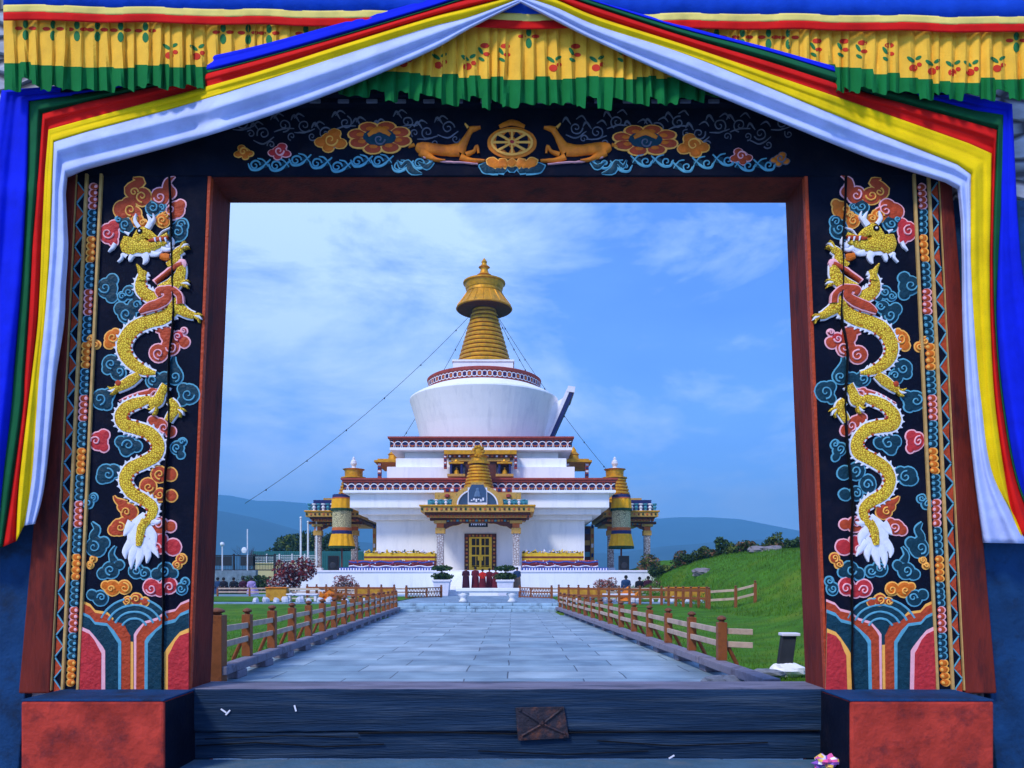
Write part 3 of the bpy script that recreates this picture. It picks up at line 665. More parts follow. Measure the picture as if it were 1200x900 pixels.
# ------------------------------------------------------------------ striped drapes
def dense(pts, n=7):
    c = catmull([tuple(map(float, p)) for p in pts], n); out_ = []
    for i, q in enumerate(c):     # keep the hard crease where the cloth is pinned at the corner
        seg = min(i // n, len(pts) - 2); t = (i - seg * n) / n; a, b_ = pts[seg], pts[seg + 1]; ln = (lerp(a[0], b_[0], t), lerp(a[1], b_[1], t))
        m = 1 if 5 <= seg <= 8 else 0; out_.append((lerp(q[0], ln[0], m), lerp(q[1], ln[1], m)))
    return out_
def drape(label, lines, side):
    t = thing('striped_drape', label, 'drape', P(600, 0, 5.75), 'striped cloth drapes framing the gateway')
    names = ('white_cloth_band', 'yellow_cloth_band', 'red_cloth_band', 'green_cloth_band', 'blue_cloth_band'); ms = (f_white, f_yellow, f_red, f_green, f_blue)
    for k in range(5):
        A = dense(lines[k + 1]); B = dense(lines[k]); n = len(A); nc = 22
        q = MB(); rows = []
        for i in range(n):
            a, b_ = A[i], B[i]; row = []
            g = i / (n - 1); wdt = math.hypot(a[0] - b_[0], a[1] - b_[1])
            for c in range(nc + 1):
                u = c / nc; ue = -.16 * (0 if k == 0 else 1) * min(1, 8 / max(wdt, 1)) + u * (1 + .16 * (0 if k == 0 else 1) * min(1, 8 / max(wdt, 1)))
                x = lerp(b_[0], a[0], ue); y = lerp(b_[1], a[1], ue)
                off = abs(x - 597)
                Yb = 5.70 + .17 * sstep((off - (340 if x < 597 else 372)) / 28) + .012 * k
                if y > 215 : Yb = 5.87 + .006 * k
                fold = .5 + .5 * math.sin(u * math.pi * (3.2 if k == 0 else 2.1) + 1.2 * math.sin(g * 7 + k) + k * 1.7)
                ridge = .5 + .5 * math.cos(u * math.pi * 7 + 3 * math.sin(g * 5) + k)
                amp = min(.085, .0013 * wdt + .008) * (.45 + .55 * math.sin(math.pi * u) ** .5)
                dd = amp * fold + amp * .12 * ridge + .02 * math.sin(math.pi * u)
                row.append(P(x, y, Yb - dd))
            rows.append(row)
        q.grid(rows, ms[k]); q.build(names[k], t, smooth=True, solid=.003)
    return t
Lw_in = [(612, 2), (550, 34), (500, 62), (400, 105), (300, 141), (200, 172), (100, 199), (79, 208), (77, 228), (80, 285), (77, 340), (75, 380), (66, 440), (62, 480), (52, 570), (41, 614)]
Lw_out = [(610, -2), (550, 20), (500, 33), (400, 65), (300, 97), (200, 127), (100, 154), (63, 166), (61, 215), (59, 280), (56, 330), (52, 380), (46, 440), (43, 480), (37, 560), (28, 616)]
Ly = [(608, -6), (550, 9), (500, 22), (400, 53), (300, 85), (200, 113), (100, 140), (57, 152), (53, 200), (49, 280), (47, 330), (44, 380), (37, 440), (32, 480), (22, 570), (19, 634)]
Lr = [(606, -12), (550, -2), (500, 13), (400, 43), (300, 71), (200, 97), (100, 120), (50, 133), (45, 200), (38, 280), (35, 330), (32, 380), (28, 440), (26, 480), (14, 570), (3, 641)]
Lg = [(604, -14), (550, -4), (500, 11), (400, 41), (300, 69), (200, 93), (100, 109), (33, 118), (31, 200), (27, 280), (24, 330), (20, 380), (15, 440), (12, 480), (3, 560), (-4, 641)]
Lb = [(602, -22), (550, -16), (500, 0), (400, 27), (300, 54), (200, 76), (100, 98), (2, 106), (-12, 200), (-18, 280), (-20, 330), (-22, 380), (-26, 440), (-28, 480), (-34, 560), (-40, 660)]
drape('white, yellow, red, green and blue cloth swag falling left of the gate', [Lw_in, Lw_out, Ly, Lr, Lg, Lb], -1)
Rw_in = [(608, 2), (650, 24), (700, 49), (800, 95), (900, 137), (1025, 188), (1108, 214), (1122, 222), (1126, 260), (1127, 300), (1128, 380), (1133, 470), (1142, 560), (1152, 636)]
Rw_out = [(612, -4), (650, 8), (700, 30), (800, 62), (900, 101), (1025, 153), (1122, 192), (1138, 204), (1138, 255), (1138, 300), (1142, 380), (1150, 470), (1165, 560), (1210, 637)]
Ry = [(616, -9), (650, -1), (700, 20), (800, 52), (900, 86), (1025, 129), (1135, 168), (1162, 180), (1161, 250), (1160, 300), (1161, 380), (1166, 470), (1178, 560), (1190, 628)]
Rr = [(620, -13), (650, -8), (700, 9), (800, 42), (900, 72), (1025, 112), (1140, 144), (1168, 152), (1165, 250), (1164, 300), (1166, 380), (1174, 470), (1190, 560), (1216, 628)]
Rg = [(622, -17), (650, -13), (700, 3), (800, 34), (900, 60), (1025, 98), (1140, 128), (1176, 134), (1174, 250), (1171, 300), (1169, 380), (1177, 470), (1193, 560), (1219, 626)]
Rb = [(624, -20), (650, -16), (700, 1), (800, 30), (900, 56), (1025, 90), (1140, 112), (1186, 122), (1192, 250), (1196, 300), (1208, 380), (1222, 470), (1232, 560), (1240, 606)]
drape('white, yellow, red, green and blue cloth swag falling right of the gate', [Rw_in, Rw_out, Ry, Rr, Rg, Rb], 1)
exec_outside = True
# ================================================================== OUTSIDE
def AX(Y): return -.0444 * Y          # axis of the path
HW = 3.95
def ground_h(x, y):
    if y < 11: return 0
    h = .62 * sstep((y - 14) / 44)
    dx = x - AX(y)
    if dx > HW:
        x0 = 5.6 + 5.0 * sstep((y - 15) / 20)
        h += 2.9 * sstep((dx - x0) / 8.0) * sstep((y - 11) / 20) + .12 * mnoise.noise((x * .4, y * .4, 2)) * sstep((dx - x0) / 4)
    far = sstep((y - 75) / 60); h = lerp(h, -2 + .4 * mnoise.noise((x * .02, y * .02, 0)), far)
    return h
grass = mat('grass', (.050, .150, .006), .95, var=.5, scale=1.3, bump=.9, bscale=30, dirt=(.13, .19, .006), dscale=.22, damt=.9, spec=.15)
xs = [-4000, -900, -300, -120, -70] + [-50 + i * 1.0 for i in range(101)] + [70, 120, 300, 900, 4000]
ys = [-60, -10, 0, 5] + [8 + i * .8 for i in range(86)] + [85, 95, 110, 130, 160, 250, 500, 1200, 3000, 9000]
mb = MB()
def gz(x, y):
    dx = abs(x - AX(y)); h = ground_h(x, y)
    if y < 60 and dx < HW + .6: h = -.05
    if 36 < y < 64 and -26 < x < 12: h = min(h, .36) if y > 39 else h
    return h
mb.grid([[(x, y, gz(x, y) if y > 7 else -.012) for x in xs] for y in ys], grass)
struct(mb.build('ground', smooth=True))
# paving
def slabs(name, c1, c2, mort, sc_, bw, bh):
    m = bpy.data.materials.new(name); m.use_nodes = True; t = m.node_tree; n = t.nodes; l = t.links; b = n['Principled BSDF']
    c = n.new('ShaderNodeTexCoord'); nz = n.new('ShaderNodeTexNoise'); nz.inputs['Scale'].default_value = .5; l.new(c.outputs['Object'], nz.inputs['Vector'])
    ad = n.new('ShaderNodeMixRGB'); ad.blend_type = 'ADD'; ad.inputs[0].default_value = .12; l.new(c.outputs['Object'], ad.inputs[1]); l.new(nz.outputs['Color'], ad.inputs[2])
    bt = n.new('ShaderNodeTexBrick'); l.new(ad.outputs[0], bt.inputs['Vector']); bt.inputs['Scale'].default_value = sc_; bt.inputs['Brick Width'].default_value = bw; bt.inputs['Row Height'].default_value = bh
    bt.inputs['Mortar Size'].default_value = .012; bt.inputs['Color1'].default_value = c1 + (1,); bt.inputs['Color2'].default_value = c2 + (1,); bt.inputs['Mortar'].default_value = mort + (1,); bt.offset = .37
    n2 = n.new('ShaderNodeTexNoise'); n2.inputs['Scale'].default_value = 1.1; n2.inputs['Detail'].default_value = 8; l.new(c.outputs['Object'], n2.inputs['Vector'])
    rp = n.new('ShaderNodeValToRGB'); rp.color_ramp.elements[0].position = .3; rp.color_ramp.elements[0].color = (.48, .52, .58, 1); rp.color_ramp.elements[1].position = .7; rp.color_ramp.elements[1].color = (1.1, 1.1, 1.1, 1); l.new(n2.outputs['Fac'], rp.inputs[0])
    mx = n.new('ShaderNodeMixRGB'); mx.blend_type = 'MULTIPLY'; mx.inputs[0].default_value = 1; l.new(bt.outputs['Color'], mx.inputs[1]); l.new(rp.outputs[0], mx.inputs[2]); l.new(mx.outputs[0], b.inputs['Base Color'])
    b.inputs['Roughness'].default_value = .5
    bp = n.new('ShaderNodeBump'); bp.inputs['Strength'].default_value = .5; bp.inputs['Distance'].default_value = .03; l.new(n2.outputs['Fac'], bp.inputs['Height']); l.new(bp.outputs[0], b.inputs['Normal'])
    return m
slate = slabs('slate_slabs', (.21, .32, .39), (.38, .48, .53), (.05, .08, .11), 1.0, 1.9, .95)
pave2 = slabs('plaza_slabs', (.20, .32, .42), (.24, .36, .46), (.07, .10, .13), 1.0, 1.4, 1.4)
mb = MB(); mb.grid([[(AX(Y) + s * HW, Y, .006) for s in (-1.12, -.5, 0, .5, 1.12)] for Y in (7.5, 12, 20, 30, 38.2)], slate); struct(mb.build('path'))
mb = MB(); mb.box(-5.5, 6, 6.47, 9.3, -.05, .012, slate); struct(mb.build('gate_apron'))
mb = MB(); mb.box(-14, 14, -12, 6.0, -.05, .004, slate); struct(mb.build('forecourt'))
stone_l = mat('pale_step_stone', (.32, .46, .56), .6, var=.3, scale=2, bump=.4, bscale=12, dirt=(.10, .14, .19), dscale=1.6, damt=.8)
for k in range(3):
    mb = MB(); Y0 = 38 + k * .45; a = AX(Y0) ; x = a - HW - .1
    rs = random.Random(k)
    while x < a + HW + .1:
        ww = rs.uniform(1.2, 2.4); x2 = min(x + ww, a + HW + .1); mb.box(x + .012, x2 - .012, Y0 + rs.uniform(-.03, .03), Y0 + .5, k * .14 + (.004 if k == 0 else .004), .14 * (k + 1), stone_l); x = x2
    struct(mb.build('path_step', bevel=.02))
mb = MB(); mb.box(-24, 11.5, 39.35, 64, .1, .418, pave2); struct(mb.build('plaza'))
# lawn areas laid on the plaza edges
lawn2 = MB()
for (x0, x1) in ((-22, -6.3), (2.6, 11)):
    lawn2.grid([[(lerp(x0, x1, i / 12), lerp(41, 54, j / 8), .425 + .02 * mnoise.noise((i * .9, j * .9, 0)) + .02) for i in range(13)] for j in range(9)], grass)
struct(lawn2.build('lawn_beds'))
# grass blades close to the gate
gb_ = MB(); rg = random.Random(5)
gm = mat('grass_blade', (.065, .16, .010), .8, var=.5, scale=.8, bump=0, spec=.15)
vv = []; ff = []
for k in range(26000):
    Y = 11.8 + 18 * rg.random() ** 1.7; s_ = rg.choice((-1, 1)); x = AX(Y) + s_ * (HW + .45 + 7 * rg.random() ** 1.3); z = ground_h(x, Y)
    h = rg.uniform(.03, .08); a = rg.uniform(0, 6.28); w_ = .008; lx, ly = rg.uniform(-.03, .03), rg.uniform(-.03, .03); i = len(vv)
    vv += [(x - w_ * math.cos(a), Y - w_ * math.sin(a), z - .01), (x + w_ * math.cos(a), Y + w_ * math.sin(a), z - .01), (x + lx, Y + ly, z + h)]; ff.append((i, i + 1, i + 2))
for k in range(34000):
    Y = 24 + 40 * rg.random(); x = AX(Y) + HW + 6 + 20 * rg.random(); z = ground_h(x, Y)
    h = rg.uniform(.06, .20); a = rg.uniform(0, 6.28); w_ = .02; lx, ly = rg.uniform(-.08, .08), rg.uniform(-.08, .08); i = len(vv)
    vv += [(x - w_ * math.cos(a), Y - w_ * math.sin(a), z - .03), (x + w_ * math.cos(a), Y + w_ * math.sin(a), z - .03), (x + lx, Y + ly, z + h)]; ff.append((i, i + 1, i + 2))
gb_.add(vv, ff, gm); tag(gb_.build('lawn_grass'), 'short green grass blades on the lawns beside the path', 'grass', kind='stuff')
# mountains -----------------------------------------------------------
mt = mat('forested_slope', (.030, .060, .060), .95, var=.6, scale=.012, bump=0, spec=.1)
def ridge(prof, Y, depth, name, seed):
    mb = MB(); rows = []
    n = 90; x0, x1 = prof[0][0], prof[-1][0]
    for j in range(10):
        t = j / 9; row = []
        for i in range(n + 1):
            px = lerp(x0, x1, i / n); top = P(px, interp(prof, px) , Y).z + Y * .004 * mnoise.noise((px * .03, 0, seed)) + Y * .002 * mnoise.noise((px * .1, 0, seed))
            X = (px - 600) * Y / 900; z = lerp(-20, top, sstep(t) ** .8) + (Y * .012) * t * (1 - t) * mnoise.noise((px * .03, t * 3, seed + 3)); row.append((X, Y - depth * (1 - t), z))
        rows.append(row)
    mb.grid(rows, mt); struct(mb.build(name, smooth=True))
ridge([(-900, 600), (-200, 560), (100, 590), (240, 581), (275, 581), (305, 586), (345, 589), (420, 600), (520, 618), (640, 622), (760, 609), (810, 606), (850, 608), (880, 614), (915, 622), (1000, 632), (1200, 615), (1700, 560), (2200, 590)], 4200, 1500, 'mountain', 1)
ridge([(-900, 640), (0, 610), (240, 596), (290, 604), (350, 622), (480, 645), (700, 650), (780, 640), (860, 634), (940, 630), (1200, 600), (1800, 600)], 2400, 900, 'foothills', 5)
# haze ------------------------------------------------------------------
hz = MB(); hz.box(-6500, 6500, -80, 4600, -30, 500, None)
hm_ = bpy.data.materials.new('blue_haze'); hm_.use_nodes = True; t_ = hm_.node_tree; t_.nodes.clear()
oo = t_.nodes.new('ShaderNodeOutputMaterial'); vo = t_.nodes.new('ShaderNodeVolumePrincipled'); t_.links.new(vo.outputs[0], oo.inputs['Volume'])
vo.inputs['Color'].default_value = (.22, .64, 1, 1); vo.inputs['Density'].default_value = .00042; vo.inputs['Anisotropy'].default_value = 0
hz.mats = [hm_]; ho = hz.build('haze'); ho['kind'] = 'stuff'; ho['label'] = 'blue air haze over the valley'; ho['category'] = 'haze'
# ================================================================== STUPA
SX, SY = -3.0, 83.0
white = mat('stupa_whitewash', (.86, .85, .86), .7, var=.05, scale=.5, bump=.15, bscale=6, dirt=(.52, .54, .60), dscale=1.1, damt=.34, stretch=(1, 1, .22))
gild = mat('gilt_copper', (.66, .30, .014), .42, .35, var=.3, scale=3, bump=.3, bscale=8, dirt=(.26, .15, .02), dscale=1.2, damt=.7)
gilt2 = mat('ochre_carved_wood', (.58, .32, .07), .6, var=.35, scale=4, bump=.8, bscale=7, dirt=(.10, .10, .05), dscale=4, damt=.8)
brn = mat('dark_red_brown_timber', (.10, .030, .022), .6, var=.4, scale=3, bump=.3)
tile = mat('red_band_paint', (.34, .060, .045), .7, var=.3, scale=3, bump=.4, bscale=10)
nav = mat('stupa_navy_paint', (.020, .025, .11), .6, var=.3, bump=0); wht = mat('stupa_white_trim', (.75, .72, .78), .6, var=.1, bump=0); orng = mat('stupa_orange_trim', (.50, .12, .03), .6, bump=0)
teal_s = mat('turquoise_paint', (.06, .26, .34), .5, bump=0); pillar_m = cell_mat('carved_grey_pillar', (.52, .48, .46), (.18, .10, .09), 5, .7, 0, .8)
dkgr = mat('dark_green_trim', (.015, .05, .02), .7, bump=0)
stupa = thing('buddhist_stupa', 'large white memorial stupa with a golden ringed spire at the end of the path', 'stupa', (SX, SY, .4))
def sq(p): return p * SY / (900 + p)
def zf(py, Y): return EYE + (HOR - py) * Y / 900
def tbox(mb, p, yt, ybt, m, up=0, dn=0):
    W_ = sq(p); Yf = SY - W_; mb.box(SX - W_, SX + W_, SY - W_, SY + W_, zf(ybt, Yf) - dn, zf(yt, Yf) + up, m); return W_, Yf
mb = MB(); tbox(mb, 122, 609, 668, white, .3, .3); stone_wall_part = mb.build('lower_wall', stupa, bevel=.03)
mb = MB(); tbox(mb, 131, 603, 609, white, .2); tbox(mb, 142, 595, 603, white, .2); tbox(mb, 152, 577, 595, white, .3); mb.build('corbelled_wall', stupa, bevel=.04)
def frieze(p, yt, ym, ybt, slab):
    mb = MB(); W_, Yf = tbox(mb, p, ybt, slab, white, .02); s_ = mb.build('cornice_slab', stupa, bevel=.03)
    mb = MB(); W0 = W_ - .10; zt, zm, zb = zf(yt, Yf), zf(ym, Yf), zf(ybt, Yf) + .022
    mb.box(SX - W0, SX + W0, SY - W0, SY + W0, zb, zt - .1, nav)
    W1 = W_ + .05; mb.box(SX - W1, SX + W1, SY - W1, SY + W1, zm, zt, tile)
    W2 = W1 + .12; mb.box(SX - W2, SX + W2, SY - W2, SY + W2, zt - .14, zt + .02, tile)
    hh = (zm - zb); n = int(2 * W0 / (hh * .95)); stp = 2 * W0 / n
    for side in range(3):
        for i in range(n + 1):
            u = -W0 + stp * i
            def q(du, z, o):
                uu = max(-W0, min(W0, u + du))
                if side == 0: return (SX + uu, SY - W0 - o, z)
                if side == 1: return (SX - W0 - o, SY + uu, z)
                return (SX + W0 + o, SY + uu, z)
            for (cz, sg) in ((zb, 1), (zm, -1)):
                r0 = stp * .62; rows = []
                for rr, o in ((r0 - .035, .02), (r0 - .03, .06 + (sg > 0) * .02 + (i % 2) * .012), (r0 + .03, .06 + (sg > 0) * .02 + (i % 2) * .012), (r0 + .035, .02)):
                    rows.append([q(rr * math.cos(math.pi * k / 8), cz + sg * rr * math.sin(math.pi * k / 8) * hh * .80 / r0, o) for k in range(9)])
                mb.grid(rows, wht if sg > 0 else orng)
            a = .10; cc = zb + .14
            mb.grid([[q(-a, cc - a, .04), q(a, cc - a, .04)], [q(-a * .3, cc + a, .04), q(a * .3, cc + a, .04)]], (orng, teal_s, tile)[i % 3])
    mb.build('patterned_frieze', stupa)
    return W_, Yf, zt
frieze(160, 560.5, 565, 574.5, 577.5)
mb = MB(); tbox(mb, 110, 547, 560, white, 0, .6); tbox(mb, 100, 537, 547, white, 0, .6); tbox(mb, 90, 527, 537, white, .3, .6); mb.build('stepped_tier', stupa, bevel=.03)
frieze(107, 512, 515.5, 524.5, 527.5)
mb = MB(); kz = SY / 900
def zc(py): return EYE + (HOR - py) * kz
mb.lathe((SX, SY, 0), [(6.6, 15.6), (6.85, 16.6), (7.1, 17.7), (7.45, 19.0), (7.75, 20.0), (8.0, 20.75), (7.95, 20.9), (7.2, 21.35), (6.4, 21.75), (6.05, 21.9)], white, 72); mb.build('dome', stupa, smooth=False)
dm = COL.objects[-1] if False else None
mb = MB(); mb.lathe((SX, SY, 0), [(5.95, 21.8), (6.0, 22.7), (6.1, 22.75), (6.15, 23.0), (6.0, 23.1), (0.5, 23.15)], tile, 64)
n = 74
for i in range(n):
    a = 2 * math.pi * i / n
    for (dz, m, r_) in ((22.35, wht, 6.05),):
        c0 = Vector((SX + r_ * math.cos(a), SY + r_ * math.sin(a), dz)); tn = Vector((-math.sin(a), math.cos(a), 0)); on = Vector((math.cos(a), math.sin(a), 0))
        for rr0, rr1, m_, oo_ in ((.25, .33, wht, .03 + .01 * (i % 2)), (0, .15, (nav, orng)[i % 2], .02)):
            rows = [[c0 + tn * (r2 * math.cos(k * math.pi / 5)) + Vector((0, 0, r2 * math.sin(k * math.pi / 5) * 1.0)) + on * oo_ for k in range(11)] for r2 in (rr0, rr1)]
            mb.grid(rows, m_)
mb.build('dome_frieze', stupa)
mb = MB(); hb = 34 * kz; mb.box(SX - hb, SX + hb, SY - hb, SY + hb, 23.0, 24.5, white); mb.box(SX - hb - .1, SX + hb + .1, SY - hb - .1, SY + hb + .1, 24.3, 24.52, white); mb.build('harmika', stupa, bevel=.03)
mb = MB(); prof = [(2.6, 24.5)]
for k in range(13):
    t = k / 13; t1 = (k + 1) / 13; r0 = lerp(2.95, 1.16, t); r1 = lerp(2.95, 1.16, t1); z0 = lerp(24.6, zc(362), t); z1 = lerp(24.6, zc(362), t1); d_ = z1 - z0
    prof += [(r0 - .38, z0), (r0, z0 + d_ * .16), (r0 + .02, z0 + d_ * .5), (r1 + .06, z0 + d_ * .84), (r1 - .30, z0 + d_ * .9)]
mb.lathe((SX, SY, 0), prof, gild, 40); mb.build('ringed_spire', stupa)
mb = MB(); mb.lathe((SX, SY, 0), [(2.95, zc(363.5)), (3.05, zc(362.6)), (3.0, zc(361.5)), (2.35, zc(352)), (1.98, zc(346)), (1.9, zc(344.5)), (1.95, zc(344)), (1.92, zc(341)), (1.98, zc(340)), (2.12, zc(334)), (2.28, zc(333)), (2.28, zc(331.5)), (1.4, zc(330.5)), (.5, zc(329))], gild, 40)
mb.lathe((SX, SY, 0), [(1.0, zc(361)), (1.05, zc(363.8)), (2.9, zc(363.9)), (2.94, zc(363.2))], brn, 40)
for k in range(20):
    a = 2 * math.pi * k / 20; mb.tube([(SX + r_ * math.cos(a), SY + r_ * math.sin(a), z_) for r_, z_ in ((3.0, zc(361.3)), (2.37, zc(352)), (1.98, zc(345.5)))], .05, gild, 4)
mb.build('spire_canopy', stupa)
mb = MB(); mb.lathe((SX, SY, 0), [(.85, zc(330)), (.92, zc(327)), (.5, zc(325)), (.86, zc(323.5)), (.55, zc(321)), (.40, zc(317)), (.42, zc(315)), (.62, zc(313.5)), (.34, zc(311)), (.26, zc(309)), (.32, zc(307)), (.04, zc(302.5))], gild, 20); mb.build('finial', stupa)
# side niche leaning out of the dome
mb = MB(); q0 = 16.6; q1 = 20.9
def NB(x, y, z): return (SX + x, SY + y, z)
fr_ = [NB(6.9, -2.6, q0), NB(8.9, -2.6, q1 + .1), NB(8.9, 2.6, q1 + .1), NB(6.9, 2.6, q0)]; bk_ = [NB(5.6, -2.6, q0), NB(6.4, -2.6, q1 - 1.4), NB(6.4, 2.6, q1 - 1.4), NB(5.6, 2.6, q0)]
mb.hexa(fr_, bk_, white)
mb.hexa([NB(6.9, -2.9, q0 - .1), NB(9.0, -2.9, q1 + .5), NB(9.0, 2.9, q1 + .5), NB(6.9, 2.9, q0 - .1)], [NB(7.25, -2.9, q0 - .2), NB(9.45, -2.9, q1 + .35), NB(9.45, 2.9, q1 + .35), NB(7.25, 2.9, q0 - .2)], nav)  # near-black underside: shade below the leaning niche put into the colour
mb.hexa([NB(6.60, -2.95, q0), NB(8.7, -2.95, q1 + .6), NB(8.7, 2.95, q1 + .6), NB(6.60, 2.95, q0)], [NB(6.95, -2.95, q0), NB(9.08, -2.95, q1 + .55), NB(9.08, 2.95, q1 + .55), NB(6.95, 2.95, q0)], wht)
mb.hexa([NB(8.7, -3.0, q1 + .35), NB(8.85, -3.0, q1 + .95), NB(8.85, 3.0, q1 + .95), NB(8.7, 3.0, q1 + .35)], [NB(9.5, -3.0, q1 + .25), NB(9.6, -3.0, q1 + .85), NB(9.6, 3.0, q1 + .85), NB(9.5, 3.0, q1 + .25)], wht)
mb.build('dome_niche', stupa)
# terrace, stairs
TZ = 2.40
mb = MB(); mb.box(SX - 15.5, SX + 15.2, 63, SY + 15, .40, TZ - .004, white); mb.box(SX - 15.6, SX + 15.3, 62.93, SY + 15.1, TZ - .18, TZ, wht); mb.build('terrace', stupa, bevel=.03)
mb = MB()
for k in range(11): mb.box(SX - 2.6, SX + 2.6, 59.6 + k * .31, 63.0, .42 + k * .17 - (.0 if k else .02), .42 + (k + 1) * .17, white)
for s_ in (-1, 1): mb.box(SX + s_ * 2.9 - .28, SX + s_ * 2.9 + .28, 59.4, 63.0, .4, 1.5, white)
mb.box(SX - 3.6, SX + 4.2, 57.6, 59.35, .40, .86, white)
mb.build('front_stair', stupa, bevel=.02)
# door
dY = SY - sq(122)
door = MB(); door.box(SX - 1.52, SX + 1.52, dY - .14, dY + .02, TZ, zf(625.5, dY), brn); 
for s_ in (-1, 1):
    for k in range(9): door.box(SX + s_ * 1.3 - .10, SX + s_ * 1.3 + .10, dY - .17, dY - .13, TZ + .2 + k * .36, TZ + .38 + k * .36, (orng, gilt2)[k % 2])
for k in range(7): door.box(SX - 1.1 + k * .34, SX - .94 + k * .34, dY - .17, dY - .13, zf(625.5, dY) - .28, zf(625.5, dY) - .1, (orng, gilt2)[k % 2])
dr = door.build('doorway', stupa)
gl = mat('gilt_door', (.80, .44, .03), .35, .4, var=.2, scale=3, bump=.2)
door = MB(); zt = zf(630, dY)
for (a, b_) in ((-1.08, -.82), (-.46, -.40), (-.10, .10), (.40, .46), (.82, 1.08)): door.box(SX + a, SX + b_, dY - .22, dY - .145, TZ + .02, zt, gl)
for z_ in (TZ + .02, TZ + .45, TZ + 1.45, TZ + 2.35, zt - .1): door.box(SX - 1.06, SX + 1.06, dY - .215, dY - .15, z_, z_ + (.55 if z_ < TZ + .1 else .14), gl)
door.box(SX - .94, SX + .94, dY - .165, dY - .146, TZ + .02, zt, mat('dark_door_panel', (.03, .018, .012), .4, bump=0)); door.build('gilt_door', dr)
door = MB(); door.rbox((SX, dY - .25, TZ + 1.3), (.5, .06, .5), 0, gl); door.lathe((SX, dY - .3, TZ + 1.25), [(0, 0), (.1, .02), (.1, .08), (0, .1)], gl, 10); door.build('door_lock', dr)
# porches ------------------------------------------------------------------
def porch(parent, cx, yf, yb, hw, zt, px_, big=True):
    """front at yf; returns the part"""
    por = MB()
    for s_ in (-1, 1):
        por.box(cx + s_ * px_ - .42, cx + s_ * px_ + .42, yf + 1.3, yf + 2.1, TZ, TZ + .45, wht)
    por.box(cx - px_ - .5, cx + px_ + .5, yf + 1.2, yb, TZ - .05, TZ + .06, white)
    p = por.build('porch', parent, bevel=.02)
    zr = zt
    for s_ in (-1, 1):
        q = MB(); x = cx + s_ * px_; q.box(x - .30, x + .30, yf + 1.4, yf + 2.0, TZ + .45, zr - 1.5, pillar_m); q.box(x - .42, x + .42, yf + 1.3, yf + 2.1, zr - 2.0, zr - 1.5, gilt2); q.box(x - .32, x + .32, yf + 1.38, yf + 2.02, zr - 1.5, zr - 1.1, orng)
        q.box(x - .55, x + .55, yf + 1.2, yf + 2.2, zr - 1.1, zr - .85, gilt2); q.box(x - .9, x + .9, yf + 1.35, yf + 2.05, zr - .85, zr - .6, brn); q.build('pillar', p, bevel=.02)
    q = MB()
    # scalloped beam between pillars
    n = 24; rows = []
    for yy in (yf + 1.5, yf + 1.9):
        rows.append([(lerp(cx - px_, cx + px_, i / n), yy, zr - .6) for i in range(n + 1)])
        rows.append([(lerp(cx - px_, cx + px_, i / n), yy, zr - .95 - .75 * abs(i / n * 2 - 1) ** 2.2 - .10 * abs(math.sin(i * .9))) for i in range(n + 1)])
    q.grid([rows[0], rows[1]], brn); q.grid([rows[2], rows[3]], brn); q.grid([rows[1], rows[3]], gilt2)
    for i in range(n): 
        x = lerp(cx - px_, cx + px_, (i + .5) / n); q.rbox((x, yf + 1.46, zr - .85), (.20, .06, .16), 0, (gilt2, orng, teal_s)[i % 3])
    q.build('scalloped_beam', p)
    q = MB()
    for j, (dd, z0, z1, m) in enumerate(((.8, -.62, -.42, gilt2), (.45, -.42, -.2, brn), (.12, -.2, .28, gilt2), (0, .28, .42, gild))):
        q.box(cx - hw + dd, cx + hw - dd, yf + dd, yb, zr + z0, zr + z1, m)
    k = 0; x = cx - hw + .25
    while x < cx + hw - .2: q.rbox((x, yf + .09, zr + .05), (.17, .08, .2), 0, (dkgr, orng, brn)[k % 3]); x += .42; k += 1
    x = cx - hw + .6
    while x < cx + hw - .5: q.box(x, x + .14, yf + .5, yf + 1.4, zr - .60, zr - .43, orng); x += .32
    q.build('porch_roof', p, bevel=.02)
    return p, zr + .42
def cone(parent, cx, cy, z0, z1, r0, r1, name='gilt_cone'):
    q = MB(); pr = []; n = 8
    for k in range(n):
        t = k / n; r_ = lerp(r0, r1, t); z_ = lerp(z0, z1, t); d_ = (z1 - z0) / n; pr += [(r_ - .12, z_), (r_, z_ + d_ * .2), (r_ - .02, z_ + d_ * .7), (r_ - .14, z_ + d_ * .82)]
    q.lathe((cx, cy, 0), pr, gild, 24); return q.build(name, parent)
def baluster(q, x, y, z, h=.55, r=.17, m=teal_s):
    q.lathe((x, y, z), [(r, 0), (r * .4, h * .15), (r * .9, h * .45), (r * .4, h * .7), (r, h * .85), (r, h)], m, 10)
fpY = 66.5
por, zr = porch(stupa, SX, fpY, 73.0, 5.05, zf(597, fpY), 3.36)
